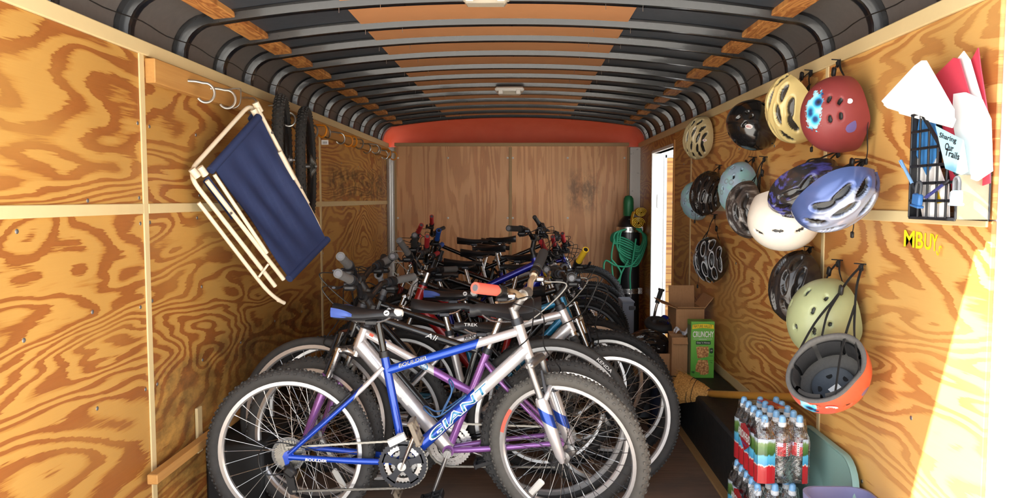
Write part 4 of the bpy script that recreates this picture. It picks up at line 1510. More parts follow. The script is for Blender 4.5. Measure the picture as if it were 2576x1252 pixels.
# --- 3: black 29er, looks left
b3, q3 = bicycle('black bicycle with large thin tyred wheels behind the purple forked one', 3.27, -0.30, -1,
                 dict(R=0.366, tw=0.02, knobby=False, cs=0.44, fc=0.60, bb=0.29, st=(-0.13, 0.72), ht=(0.385, 0.865), hb=(0.42, 0.77), paint=P_BLK, c_tyre=M['tyre'], steer=-12, seat_z=0.80, c_grip=G_GREY, grip_px=(857, 645), up=0.05, c_stem=M['black_plastic'],
                      stem=(0.06, 0.1), spacer=0.04, bar=(0.30, 0.05, 0.05), c_bar=M['black_paint'], crank=20, c_fork=P_BLK, c_stan=M['black_paint']))
d3 = (q3['tts'] - q3['ttc']).normalized()
text_tube('Ali', q3['ttc'] + d3 * 0.33, d3, q3['side'], 0.018, 0.024, M['white_print'], q3['top'], width=0.055, shear=0.2)

text_plane('TREK', q3['SP'] + Vector((0.045, 0.030, 0.046)), Vector((-1, 0.12, 0)), Vector((0, -0.25, 1)), 0.013, M['white_print'], q3['saddle'], width=0.06, lift=0.004)
a_k = math.radians(47)
text_plane('KENDA', q3['RA'] + Vector((-math.cos(a_k), 0, math.sin(a_k))) * 0.344 + Vector((0, 0.0195, 0)), Vector((-math.sin(a_k), 0, -math.cos(a_k))), Vector((-math.cos(a_k), 0, math.sin(a_k))), 0.014, M['white_print'], b3, width=0.085)
# --- 4: silver bike, looks right
b4, q4 = bicycle('silver bicycle with black fork boots, front wheel beside the broom', 3.41, -0.225, 1,
                 dict(cs=0.43, fc=0.63, bb=0.295, st=(-0.10, 0.73), ht=(0.408, 0.842), hb=(0.456, 0.739), paint=P_SIL, rd=1.1, dtr=1.25, c_fork=P_BLK, c_stan=M['silver'], boots=True, steer=8, seat_z=0.865, c_grip=G_BLK, grip_rib=0, c_stem=M['black_plastic'],
                      stem=(0.10, 0.08), bar=(0.29, 0.03, 0.05), crank=-40, c_tyre=M['tyre'], c_post=M['silver'], c_cable2=M['cable_grey']))
d4 = (q4['ttc'] - q4['tts']).normalized()
text_tube('RINCON', q4['tts'] + d4 * 0.11, d4, q4['side'] + Vector((0, 0, 0.4)), 0.0195, 0.016, M['black_print'], q4['top'], width=0.10, offset=0.03, shear=0.2)

GROUP = None
# (label, y, bbx, face, params)
rest = [
    ('black bicycle standing right behind the silver booted one', 3.62, -0.12, -1,
     dict(grip_px=(987, 645), back=10, up=0.05, paint=P_BLK, c_grip=G_BLK, steer=15, seat_z=0.82, st=(-0.12, 0.70), ht=(0.40, 0.85), hb=(0.44, 0.74), crank=200, c_tyre=M['dark_tyre'], c_stem=M['grey_plastic'], c_fork=P_GREY, c_post=M['black_paint'])),
    ('teal blue bicycle wedged among the black ones', 3.80, -0.19, 1,
     dict(back=8, saddle_patch=SADBLUE, paint=P_TEAL, c_grip=G_BLK, steer=-12, seat_z=0.86, st=(-0.12, 0.68), ht=(0.40, 0.84), hb=(0.44, 0.73), crank=100, c_tyre=M['dark_tyre'], c_stem=M['black_plastic'], c_fork=P_BLK)),
    ('red bicycle with polished silver stem', 3.98, -0.10, -1,
     dict(grip_px=(1005, 605), back=12, up=0.05, paint=P_RED, rd=1.15, dtr=1.3, c_grip=G_GREY, steer=-26, seat_z=0.86, st=(-0.10, 0.70), ht=(0.40, 0.875), hb=(0.44, 0.76), crank=30, c_tyre=M['dark_tyre'], c_stem=M['silver'], c_stan=M['silver'], c_fork=P_BLK,
          stem=(0.05, 0.11), spacer=0.03, bar=(0.30, 0.05, 0.05), c_cable2=M['cable_grey'])),
    ('black bicycle with yellow and grey grips', 4.22, -0.20, 1,
     dict(grip_px=(1473, 655), back=12, up=0.05, paint=P_BLK, c_grip=G_YEL, c_plug=M['black_plastic'], steer=22, seat_z=0.82, st=(-0.12, 0.71), ht=(0.41, 0.86), hb=(0.45, 0.75), crank=-20, c_tyre=M['dark_tyre'], c_stem=M['black_plastic'], stem=(0.09, 0.06), bar=(0.30, 0.03, 0.03), c_cable2=M['cable_grey'])),
    ('black and white bicycle with a silver splashed head tube beside the red one', 4.36, -0.1, -1,
     dict(grip_px=(1043, 592), back=12, up=0.05, paint=P_BLK, c_head=P_WHITE, c_grip=G_BLK, steer=0, seat_z=0.80, st=(-0.12, 0.72), ht=(0.41, 0.89), hb=(0.45, 0.78), crank=70, c_tyre=M['dark_tyre'], c_stem=M['black_plastic'], bar=(0.30, 0.05, 0.04), c_cable2=M['cable_grey'])),
    ('deep blue bicycle with tall silver fork stanchions', 4.50, -0.38, 1,
     dict(grip_px=(1280, 574), back=10, paint=P_DBLUE, rd=1.2, dtr=1.6, c_grip=G_BLK, steer=-20, seat_z=0.90, st=(-0.14, 0.74), ht=(0.42, 0.985), hb=(0.46, 0.85), crank=10, c_tyre=M['dark_tyre'], c_stan=M['silver'], stan_len=0.55, c_fork=M['silver'], c_stem=M['black_plastic'], stem=(0.04, 0.05), bar=(0.33, 0.05, 0.05))),
    ('black bicycle with one plain red grip, handlebar towards the chair', 4.78, -0.12, -1,
     dict(grip_px=(1075, 605), back=14, up=0.06, paint=P_BLK, c_grip=G_RED, grip_rib=0, steer=0, seat_z=0.93, st=(-0.12, 0.74), ht=(0.42, 0.90), hb=(0.46, 0.79), crank=60, c_tyre=M['dark_tyre'], c_stem=M['black_plastic'], stem=(0.05, 0.1), bar=(0.30, 0.05, 0.04), c_rim=RIM_BLK)),
    ('graphite bicycle with round red ended grips, handlebar towards the doorway', 5.06, -0.24, 1,
     dict(grip_px=(1362, 630), back=14, up=0.06, paint=P_GREY, c_grip=G_RED, c_plug=G_RED, steer=-6, seat_z=0.93, st=(-0.12, 0.72), ht=(0.40, 0.88), hb=(0.44, 0.77), crank=120, c_tyre=M['dark_tyre'], c_stem=M['black_plastic'], stem=(0.05, 0.07), bar=(0.30, 0.03, 0.04), c_rim=RIM_BLK)),
    ('black bicycle with bright blue grips', 5.34, -0.13, -1,
     dict(grip_px=(1104, 592), back=14, up=0.06, paint=P_BLK, c_grip=G_BLUE, c_plug=M['black_plastic'], steer=4, seat_z=0.95, st=(-0.12, 0.75), ht=(0.42, 0.92), hb=(0.46, 0.81), crank=0, c_tyre=M['dark_tyre'], c_stem=M['black_plastic'], stem=(0.05, 0.1), bar=(0.30, 0.05, 0.04), c_rim=RIM_BLK)),
    ('white bicycle with dark red smooth grips, handlebar towards the doorway', 5.62, -0.17, 1,
     dict(grip_px=(1390, 615), back=14, up=0.06, paint=P_WHITE, c_grip=G_RED, grip_rib=0, steer=-3, seat_z=0.96, st=(-0.12, 0.74), ht=(0.40, 0.88), hb=(0.44, 0.77), crank=150, c_tyre=M['dark_tyre'], c_stem=M['black_plastic'], stem=(0.05, 0.06), bar=(0.30, 0.03, 0.03), c_rim=RIM_BLK)),
    ('dark red bicycle with red grips, tall handlebar towards the chair', 5.88, -0.22, -1,
     dict(grip_px=(1060, 577), back=14, up=0.06, paint=P_DRED, c_grip=G_RED, steer=10, seat_z=0.98, st=(-0.12, 0.78), ht=(0.42, 0.95), hb=(0.46, 0.84), crank=20, c_tyre=M['dark_tyre'], c_stem=M['black_plastic'], stem=(0.04, 0.12), bar=(0.31, 0.05, 0.05), c_rim=RIM_BLK)),
    ('blue framed bicycle with red grips near the gas cylinder', 6.14, -0.12, 1,
     dict(grip_px=(1415, 613), back=14, up=0.06, paint=P_DBLUE, c_grip=G_RED, grip_rib=0, steer=-3, seat_z=0.97, st=(-0.12, 0.75), ht=(0.40, 0.88), hb=(0.44, 0.77), crank=80, c_tyre=M['dark_tyre'], c_stem=M['black_plastic'], stem=(0.05, 0.06), bar=(0.30, 0.03, 0.03), c_rim=RIM_BLK)),
    ('black bicycle with plain black grips and a tall bar near the bulkhead', 6.42, -0.55, 1,
     dict(grip_px=(1345, 578), back=10, up=0.06, paint=P_BLK, c_grip=G_BLK, steer=-8, seat_z=1.0, st=(-0.12, 0.78), ht=(0.42, 0.98), hb=(0.46, 0.86), crank=40, c_tyre=M['dark_tyre'], c_stem=M['black_plastic'], stem=(0.05, 0.10), bar=(0.32, 0.07, 0.05), c_rim=RIM_BLK)),
    ('black bicycle with one red and one black grip nearest the bulkhead', 6.70, -0.22, -1,
     dict(grip_px=(1086, 570), back=10, up=0.06, paint=P_BLK, c_grip=G_RED, c_grip2=G_BLK, steer=-4, seat_z=1.0, st=(-0.12, 0.78), ht=(0.42, 0.98), hb=(0.46, 0.86), crank=130, c_tyre=M['dark_tyre'], c_stem=M['black_plastic'], stem=(0.05, 0.14), bar=(0.31, 0.05, 0.05), c_rim=RIM_BLK)),
    ('black bicycle with oversized dark wheels beside the gas cylinder', 6.95, -0.05, 1,
     dict(R=0.368, tw=0.03, paint=P_BLK, c_grip=G_BLK, steer=-4, seat_z=0.96, st=(-0.12, 0.75), ht=(0.38, 0.90), hb=(0.42, 0.80), fc=0.65, crank=130, c_tyre=M['dark_tyre'], c_stem=M['black_plastic'], stem=(0.05, 0.04), bar=(0.30, 0.02, 0.03), c_rim=RIM_BLK)),
]
for (lab, y, bx, fc_, prm) in rest:
    tb, qb = bicycle(lab, y, bx, fc_, prm)
    if lab.startswith('red bicycle'):
        dr = (qb['tts'] - qb['ttc']).normalized()
        text_tube('MONGOOSE', qb['ttc'] + dr * 0.12, dr, qb['side'] + Vector((0, 0, 0.6)), 0.0203, 0.02, M['white_print'], qb['top'], width=0.16)
# ================================================================== HELMETS
def shell_mat(name, col, col2=None, rough=0.3, pattern=None, vent_col=None, coat=0.4, metal=0.0):
    """helmet shell: attribute 'vent' below 1 marks the openings, 'low' runs from crown 0 to rim 1"""
    k = NT(name)
    co = k.coords()
    at_ = k.n('ShaderNodeAttribute', attribute_name='vent').outputs['Fac']
    lo_ = k.n('ShaderNodeAttribute', attribute_name='low').outputs['Fac']
    n1 = k.noise(co, 16.0, 4.0, 0.6)
    c = k.mix(n1, dk(col, 0.9), dk(col, 1.1))
    if pattern == 'blue_art':          # torn paper graphic and scribbles on one flank
        vr = k.n('ShaderNodeTexVoronoi', i_Scale=26.0)
        k.l(co, vr.inputs['Vector'])
        pc = k.ramp(vr.outputs['Distance'], [(0.1, S(20, 22, 30)), (0.28, S(24, 70, 130)), (0.45, S(70, 190, 230)), (0.7, S(170, 225, 240))])
        ar = k.n('ShaderNodeAttribute', attribute_name='art').outputs['Fac']
        f = k.math('GREATER_THAN', k.math('ADD', ar, k.math('MULTIPLY', k.noise(co, 34.0, 4.0, 0.7), 1.1)), 1.02)
        c = k.mix(f, c, pc)
        ar2 = k.n('ShaderNodeAttribute', attribute_name='art2').outputs['Fac']
        c = k.mix(k.math('GREATER_THAN', k.math('ADD', ar2, k.math('MULTIPLY', k.noise(co, 20.0, 4.0, 0.7), 0.3)), 0.72), c, S(104, 92, 150))
    elif pattern == 'flowers':
        vr = k.n('ShaderNodeTexVoronoi', i_Scale=17.0)
        k.l(co, vr.inputs['Vector'])
        c = k.mix(k.ramp(n1, [(0.42, 0.0), (0.6, 0.8)]), c, col2)
        d_ = vr.outputs['Distance']
        rg = k.ramp(d_, [(0.12, 0.0), (0.16, 0.5), (0.22, 0.5), (0.26, 0.0)])
        c = k.mix(rg, c, S(120, 116, 120))
    elif pattern == 'streak':
        sx_, sy_, sz_ = k.sep(co)
        f = k.noise(k.comb(k.math('MULTIPLY', sx_, 9.0), k.math('MULTIPLY', sy_, 40.0), k.math('MULTIPLY', sz_, 30.0)), 1.0, 3.0, 0.6)
        c = k.mix(k.ramp(f, [(0.5, 0.0), (0.62, 1.0)]), c, col2)
    elif pattern == 'two':
        c = k.mix(k.ramp(lo_, [(0.55, 0.0), (0.63, 1.0)]), c, col2)
    elif pattern == 'silver_ring':     # light edge round each opening
        c = k.mix(k.ramp(k.math('MULTIPLY', at_, 0.5), [(0.49, 0.0), (0.51, 1.0), (0.59, 1.0), (0.63, 0.0)]), c, col2)
    c = k.mix(k.ramp(at_, [(0.86, 1.0), (0.98, 0.0)]), c, vent_col or S(26, 25, 25))
    k.set(Base_Color=c, Roughness=rough, Coat_Weight=coat, Coat_Roughness=0.1, Metallic=metal)
    return k.m


FOAM = plain('grey helmet foam', S(92, 90, 88), 0.85, 0.0, 0.25, 90, bump=0.4)
FOAM_D = plain('dark helmet foam', S(44, 43, 43), 0.85, 0.0, 0.25, 90, bump=0.4)
PADM = plain('black helmet pad', S(34, 34, 36), 0.9, 0.0, 0.2, 70, bump=0.3)
STRAP = plain('black webbing strap', S(28, 28, 29), 0.85, 0.0, 0.2, 90, bump=0.3)

SKATE_V = [(0.5, 0.26, 0.15, 0.05), (0.5, -0.26, 0.15, 0.05), (0.05, 0.26, 0.15, 0.05), (0.05, -0.26, 0.15, 0.05), (-0.6, 0.26, 0.15, 0.05), (-0.6, -0.26, 0.15, 0.05)]
SKATE_SIDE = [(0.25, 0.5, 0.05, 0.13), (-0.15, 0.5, 0.05, 0.13), (0.25, 0.92, 0.05, 0.11), (-0.15, 0.92, 0.05, 0.11), (0.25, -0.5, 0.05, 0.13), (-0.15, -0.5, 0.05, 0.13), (0.25, -0.92, 0.05, 0.11), (-0.15, -0.92, 0.05, 0.11)]
DROP_V = [(0.75, 0.0, 0.12, 0.06), (0.35, 0.42, 0.10, 0.06), (0.35, -0.42, 0.10, 0.06), (-0.15, 0.0, 0.07, 0.07), (-0.2, 0.55, 0.11, 0.055), (-0.2, -0.55, 0.11, 0.055), (-0.75, 0.3, 0.12, 0.06), (-0.75, -0.3, 0.12, 0.06), (0.1, 0.95, 0.06, 0.06), (0.1, -0.95, 0.06, 0.06), (0.85, 0.55, 0.08, 0.05), (0.85, -0.55, 0.08, 0.05)]
ROAD_V = []
for q_, ps in ((0.0, (-0.85, -0.15, 0.6, 1.15)), (0.34, (-1.05, -0.45, 0.25, 0.85)), (0.70, (-0.9, -0.25, 0.45, 1.0)), (1.02, (-0.6, 0.15, 0.75))):
    for p_ in ps:
        for s_ in ((-1, 1) if q_ else (1,)):
            ROAD_V.append((p_, s_ * q_, 0.27, 0.085))
BIG_V = []
for q_, ps in ((0.0, (-0.5, 0.45, 1.15)), (0.46, (-0.8, 0.05, 0.8)), (0.9, (-0.45, 0.4))):
    for p_ in ps:
        for s_ in ((-1, 1) if q_ else (1,)):
            BIG_V.append((p_, s_ * q_, 0.33, 0.13))


def view_axes(p):
    t = (EYE - Vector(p)).normalized()
    r = Vector((0, 0, 1)).cross(t).normalized()
    return r, t.cross(r), t


def helmet(label, px, py, X, crown, front, mat, kind='skate', vents=(), foam=None, size=1.0, anchor=None, anchor_px=None, group='helmets hung on the plywood wall', art=None, art2=None, straps=True, loc=None, tail=True, n_az=120, n_th=52, name='helmet'):
    c0 = Vector(loc) if loc is not None else onx(px, py, X)
    r_, u_, t_ = view_axes(c0)
    tow = lambda v: (r_ * v[0] + u_ * v[1] + t_ * v[2]).normalized()
    Z = tow(crown)
    Xa = tow(front)
    Xa = (Xa - Z * Xa.dot(Z)).normalized()
    Ya = Z.cross(Xa)
    th_ = thing(name, label, 'helmet', c0, group)
    foam = foam or FOAM
    az = np.linspace(0, 2 * PI, n_az, endpoint=False)[:, None]
    tt = np.linspace(0, 1, n_th)[None, :]
    ca, sa = np.cos(az), np.sin(az)
    if kind == 'skate':
        a_, b_, h_ = 0.132, 0.110, 0.128
        thr = 1.80 + 0.22 * np.clip(-ca, 0, 1) ** 1.5 + 0.12 * np.exp(-((np.abs(np.angle(np.exp(1j * (np.abs(np.arctan2(sa, ca)) - 1.75))))) / 0.35) ** 2) - 0.08 * np.clip(ca, 0, 1) ** 2
    else:
        a_, b_, h_ = 0.142, 0.107, 0.122
        thr = 1.60 + 0.20 * np.clip(-ca, 0, 1) ** 2 - 0.10 * np.clip(ca, 0, 1) ** 3 + 0.08 * np.cos(2 * az + PI)
    th = thr * tt
    st, ct = np.sin(np.minimum(th, PI / 2)), np.cos(th)
    ext = np.clip(th - PI / 2, 0, 2)
    st = st - 0.22 * ext ** 2
    pw = 0.93
    rx = np.sign(st) * np.abs(st) ** pw
    x = a_ * ca * rx
    y = b_ * sa * rx
    z = h_ * np.sign(ct) * np.abs(ct) ** 0.95
    z = np.where(th > PI / 2, -0.085 * ext * 1.55, z)
    if kind != 'skate':
        x = x * (1 + 0.10 * np.clip(-ca, 0, 1) * rx)        # tail
    dx, dy, dz = ca * np.sin(th), sa * np.sin(th), np.cos(th)
    p_ang = np.arctan2(dx, dz)
    q_ang = np.arcsin(np.clip(dy, -1, 1))
    vent = np.full(x.shape, 3.0)
    for (p0, q0, lp, lq) in vents:
        cq = np.cos(q0)
        tw_ = 0.0 if abs(q0) < 0.05 else (0.18 * (1 if q0 > 0 else -1)) * (1 if kind != 'skate' else 0)
        dp, dq = (p_ang - p0) * cq, q_ang - q0
        dp2 = dp * math.cos(tw_) - dq * math.sin(tw_)
        dq2 = dp * math.sin(tw_) + dq * math.cos(tw_)
        pw_ = 2.0 if kind != 'skate' else 3.0
        e = (np.abs(dp2 / lp) ** pw_ + np.abs(dq2 / lq) ** pw_) ** (1 / pw_)
        vent = np.minimum(vent, e)
    mask = np.clip((1.08 - vent) / 0.3, 0, 1)
    mask = mask * mask * (3 - 2 * mask)
    depth = 0.014 if kind != 'skate' else 0.012
    ridge = 0.004 * np.clip((2.0 - vent), 0, 1) if kind != 'skate' else 0.0
    L = np.sqrt(x ** 2 + y ** 2 + (z + 0.03) ** 2)
    sc = 1 - (depth * mask - ridge * (1 - mask)) / L
    ox, oy, oz = x * sc, y * sc, (z + 0.03) * sc - 0.03
    ti = 0.020 if kind != 'skate' else 0.016
    si = 1 - ti / L
    ix, iy, iz = x * si, y * si, (z + 0.03) * si - 0.03
    Rm = np.array([[Xa.x, Ya.x, Z.x], [Xa.y, Ya.y, Z.y], [Xa.z, Ya.z, Z.z]]) * size
    cen = np.array([0, 0, 0.045])

    def tr(ax_, ay_, az_):
        P = np.stack([ax_, ay_, az_], -1) - cen
        return (P @ Rm.T).reshape(-1, 3)

    def surf(P, extra=None):
        me = bpy.data.meshes.new('shell')
        i = np.arange(n_az)[:, None]
        j = np.arange(n_th - 1)[None, :]
        i2 = (i + 1) % n_az
        F = np.stack([i * n_th + j, i2 * n_th + j, i2 * n_th + j + 1, i * n_th + j + 1], -1).reshape(-1, 4)
        me.from_pydata(P.tolist(), [], F.tolist())
        me.polygons.foreach_set('use_smooth', [True] * len(me.polygons))
        return me
    me = surf(tr(ox, oy, oz))
    me.materials.append(mat)
    for nm, arr in (('vent', vent), ('low', np.broadcast_to(tt, x.shape))) + ((('art', art(p_ang, q_ang)),) if art else ()) + ((('art2', art2(p_ang, q_ang)),) if art2 else ()):
        at_ = me.attributes.new(nm, 'FLOAT', 'POINT')
        at_.data.foreach_set('value', np.ascontiguousarray(arr, dtype=np.float32).ravel())
    sh = link('shell', me, th_)
    # liner with a rolled lip
    lipx, lipy, lipz = 0.5 * (ox[:, -1] + ix[:, -1]), 0.5 * (oy[:, -1] + iy[:, -1]), 0.5 * (oz[:, -1] + iz[:, -1]) - 0.005
    step = 3
    rowsL = []
    for i in range(0, n_az, step):
        P1 = tr(ox[i:i + 1, -1], oy[i:i + 1, -1], oz[i:i + 1, -1])[0]
        P2 = tr(lipx[i:i + 1], lipy[i:i + 1], lipz[i:i + 1])[0]
        inn = tr(ix[i, ::-4], iy[i, ::-4], iz[i, ::-4])
        rowsL.append([tuple(P1), tuple(P2)] + [tuple(q) for q in inn])
    MB().grid(rowsL, wrap_u=True).build('liner', foam, th_, fix=False, angle=70)
    rim = lambda azd, out=0.0: Vector(tr(*(np.array([np.interp(math.radians(azd) % (2 * PI), np.append(az[:, 0], 2 * PI), np.append(v[:, -1], v[0, -1])) * (0.93 + out)]) for v in (ox, oy, oz)))[0])
    # straps: from the four corners to a buckle, then up to the nail
    if straps and (anchor_px is not None):
        A = onx(anchor_px[0], anchor_px[1], XR - 0.012) - c0
        mb = MB()
        w_ = 0.014
        for s in (1, -1):
            f_, b_ = rim(s * 68), rim(s * 118)
            J = (f_ + b_) / 2 * 0.35 + A * 0.65 + Vector((-0.012, 0.008 * s, 0))
            for e_ in (f_, b_):
                mb.ribbon(smoothpath([e_, (e_ + J) / 2 + Vector((-0.01, 0, 0.006)), J], 4), w_, 0.0018, (0.2, 1, 0.3))
            mb.ribbon(smoothpath([J, (J + A) / 2 + Vector((-0.006, 0, 0)), A], 3), w_, 0.0018, (0.2, 1, 0.3))
        mb.build('strap', STRAP, th_, fix=False)
        B = A * 0.72 + rim(70) * 0.28
        bk = MB().box(B + Vector((-0.014, -0.006, 0)), (0.012, 0.024, 0.034), Matrix.Rotation(0.3, 3, 'X'), 0.004)
        bk.build('buckle', M['black_plastic'], th_)
        MB().box(A + Vector((-0.006, -0.002, -0.012)), (0.010, 0.022, 0.024), Matrix.Rotation(-0.3, 3, 'X'), 0.003).build('strap_end', STRAP, th_)
        nl = MB().tube([(0.02, 0, 0), (-0.03, 0, 0.004)], 0.0022, 8).build('nail', M['dark_steel'], wr)
        nl.location = c0 + A
    if tail:
        e0 = rim(-95 if tail is True else tail)
        mb = MB().ribbon(smoothpath([e0, e0 + Vector((-0.004, -0.006, -0.05)), e0 + Vector((0.006, 0.01, -0.10)), e0 + Vector((0.0, 0.004, -0.135))], 5), 0.012, 0.0018, (0.3, 1, 0))
        mb.build('strap_tail', STRAP, th_, fix=False)
        MB().box(e0 + Vector((0.0, 0.006, -0.14)), (0.008, 0.018, 0.022), None, 0.003).build('buckle', M['black_plastic'], th_)
    info = dict(tr=lambda p: Vector(tr(*(np.array([v]) for v in p))[0]), X=Xa, Y=Ya, Z=Z, sh=sh, size=size, ab=(a_, b_, h_), rim=rim)

    def surf_pt(p0, q0, lift=0.001):
        d = np.array([math.sin(p0) * math.cos(q0), math.sin(q0), math.cos(p0) * math.cos(q0)])
        k_ = np.argmax(dx * d[0] + dy * d[1] + dz * d[2])
        i, j = np.unravel_index(k_, dx.shape)
        P = Vector(tr(x[i:i + 1, j], y[i:i + 1, j], z[i:i + 1, j])[0])
        N = Vector(tr(x[i:i + 1, j] * 1.1, y[i:i + 1, j] * 1.1, (z[i:i + 1, j] + 0.03) * 1.1 - 0.03)[0]) - P
        return P, N.normalized()
    info['pt'] = surf_pt
    info['root'] = th_
    return info


STK_RED = plain('sticker red', S(170, 30, 36), 0.5, 0.0, 0.02, 30)


def sticker(inf, p0, q0, w, h, text=None, updir=(0, 0, 1), round_=True, mat=None, name='sticker'):
    P, N = inf['pt'](p0, q0)
    up = Vector(updir)
    up = (up - N * up.dot(N)).normalized()
    rt = up.cross(N)
    n = 24
    pts = []
    for i in range(n):
        a = 2 * PI * i / n
        e = 2.0 if round_ else 8.0
        cx, sx_ = math.cos(a), math.sin(a)
        pts.append(P + rt * (w / 2 * math.copysign(abs(cx) ** (2 / e), cx)) + up * (h / 2 * math.copysign(abs(sx_) ** (2 / e), sx_)) + N * 0.001)
    so = MB().plate(pts, N * 0.0012).build(name, mat or M['white_print'], inf['sh'])
    if text:
        text_plane(text, P + N * 0.0024, rt, up, h * 0.45, STK_RED, inf['sh'], width=w * 0.66, offset=0.02)


bm_ = lambda p0, q0, lp, lq: (lambda p, q: np.clip(1.0 - np.sqrt(((p - p0) / lp) ** 2 + ((q - q0) / lq) ** 2), 0, 1))

# 1 small cream / tan vented helmet by the doorway
HCREAM = shell_mat('tan vented shell', S(196, 180, 138), None, 0.35)
i_ = helmet('tan and black vented helmet hung highest near the doorway', 1750, 350, 1.09, (-0.74, -0.05, 0.62), (-0.2, -0.95, -0.1), HCREAM, 'road', ROAD_V, FOAM_D, 0.92, anchor_px=(1778, 296))
sticker(i_, -0.2, 1.15, 0.026, 0.016, 'BELL', (0, 0, 1))
# 2 black skate helmet
HBLK = shell_mat('gloss black shell', S(26, 26, 27), None, 0.18, coat=0.8)
i_ = helmet('glossy black bucket helmet with white oval sticker, hung under the top rail', 1880, 320, 1.08, (-0.66, -0.2, 0.68), (-0.5, 0.5, -0.3), HBLK, 'skate', SKATE_SIDE, FOAM_D, 1.0, anchor_px=(1948, 262))
sticker(i_, -0.35, -0.55, 0.036, 0.022, 'BELL', (0.2, 0, 1))
# 3 cream vented
HYEL = shell_mat('pale yellow shell', S(226, 204, 138), None, 0.3, vent_col=S(56, 52, 46))
helmet('pale yellow helmet with large vents half behind the red one', 1978, 275, 1.08, (-0.80, -0.22, 0.40), (0.1, 0.9, 0.2), HYEL, 'road', BIG_V, FOAM, 1.0, anchor_px=(2042, 178))
# 4 red skate with blue graphic
HRED = shell_mat('matt red shell', S(140, 58, 58), None, 0.55, 'blue_art', coat=0.05)
i_ = helmet('matt red bucket helmet with torn blue graphic on its side', 2080, 288, 1.06, (-0.82, 0.03, 0.55), (-0.1, 1.0, 0.05), HRED, 'skate', [(0.5, -0.68, 0.11, 0.062), (0.6, -0.98, 0.11, 0.062), (-0.2, -0.80, 0.11, 0.062), (-0.15, -1.10, 0.11, 0.062)], FOAM_D, 1.0,
             anchor_px=(2112, 152), art=bm_(0.12, -0.30, 0.9, 0.55), art2=bm_(-1.2, -1.2, 0.8, 0.4), tail=-100)
sticker(i_, 0.9, -1.2, 0.018, 0.018)
# 5, 6, 7 light blue pair and a black one
HLB = shell_mat('pale blue flowered shell', S(158, 184, 206), S(150, 206, 204), 0.35, 'flowers')
helmet('pale blue patterned helmet peeping out behind a black vented one', 1742, 512, 1.11, (-0.7, -0.3, 0.6), (0.0, -1.0, 0.1), HLB, 'road', DROP_V, FOAM_D, 0.85, anchor_px=(1800, 440), tail=False)
HBV = shell_mat('black vented shell', S(40, 36, 35), None, 0.25)
helmet('black vented helmet in front of the pale blue patterned one', 1772, 486, 1.07, (-0.5, 0.25, 0.8), (-0.2, -0.9, 0.2), HBV, 'road', ROAD_V, FOAM_D, 0.92, anchor_px=(1812, 416), tail=-80)
helmet('pale blue helmet with grey butterfly prints above a dark grey vented one', 1848, 468, 1.08, (-0.70, 0.15, 0.62), (-0.2, 0.9, 0.3), HLB, 'road', DROP_V, FOAM_D, 0.92, anchor_px=(1898, 396))
# 8 dark grey vented
HDG = shell_mat('dark grey striped shell', S(70, 64, 62), S(150, 146, 142), 0.3, 'streak')
helmet('dark grey striped vented helmet beside the white one', 1868, 532, 1.05, (-0.75, -0.1, 0.4), (0.0, -1.0, 0.2), HDG, 'road', BIG_V, FOAM_D, 0.92, anchor_px=(1925, 395), tail=False)
# 9 white
HWH = shell_mat('white shell', S(236, 230, 218), None, 0.35, vent_col=S(48, 44, 40))
helmet('smooth white bucket helmet with crown hanging down', 1966, 572, 1.02, (-0.18, -0.80, 0.58), (0.9, -0.2, 0.3), HWH, 'skate', [(0.05, 0.55, 0.17, 0.055), (-0.55, 0.35, 0.17, 0.05), (0.75, 0.45, 0.16, 0.05), (0.1, -0.6, 0.16, 0.05)], FOAM_D, 1.05, anchor_px=(2052, 470), tail=-60)
# 10 dark with purple, 11 blue and silver
HPU = shell_mat('black and violet shell', S(44, 42, 44), S(74, 76, 150), 0.2, 'streak')
i_ = helmet('black helmet with violet streaks wedged behind the blue silver one', 2024, 488, 1.06, (0.3, -0.66, 0.5), (-0.6, -0.75, 0.1), HPU, 'road', BIG_V, FOAM, 0.95, anchor_px=(2112, 380), tail=-110)
sticker(i_, -1.25, 0.2, 0.024, 0.015, 'BELL')
HBS = shell_mat('blue to silver shell', S(150, 160, 184), S(84, 102, 156), 0.22, 'two', metal=0.3)
helmet('blue and silver vented helmet with grey foam edge, beside the file holder', 2116, 508, 1.03, (0.42, -0.68, 0.45), (0.6, 0.8, 0.0), HBS, 'road', BIG_V, FOAM, 0.96, anchor_px=(2172, 402), tail=-75)
# 12 black with silver rings
HSR = shell_mat('black shell with silver vents', S(26, 28, 32), S(170, 174, 180), 0.25, 'silver_ring')
i_ = helmet('black helmet with silver edged vents hanging alone above the granola carton', 1782, 655, 1.08, (-0.42, 0.05, 0.9), (0.1, -1.0, 0.1), HSR, 'road', BIG_V, FOAM_D, 0.9, anchor_px=(1800, 540), tail=-90)
sticker(i_, -0.9, 0.3, 0.012, 0.02, None, (0, 0, 1), False)
# 13 black mtb
helmet('scuffed black vented helmet half behind the sage green one', 1990, 715, 1.08, (-0.7, 0.1, 0.5), (0.1, 1.0, 0.1), HBV, 'road', BIG_V, FOAM, 1.0, anchor_px=(2040, 622), tail=False)
# 14 sage green
HGR = shell_mat('sage green shell', S(158, 166, 124), None, 0.45, coat=0.15, vent_col=S(40, 42, 34))
helmet('sage green bucket helmet with teardrop vents', 2052, 802, 1.05, (-0.7, -0.08, 0.68), (0.2, 0.95, 0.1), HGR, 'skate', DROP_V, FOAM_D, 1.1, anchor_px=(2112, 655), tail=-60)
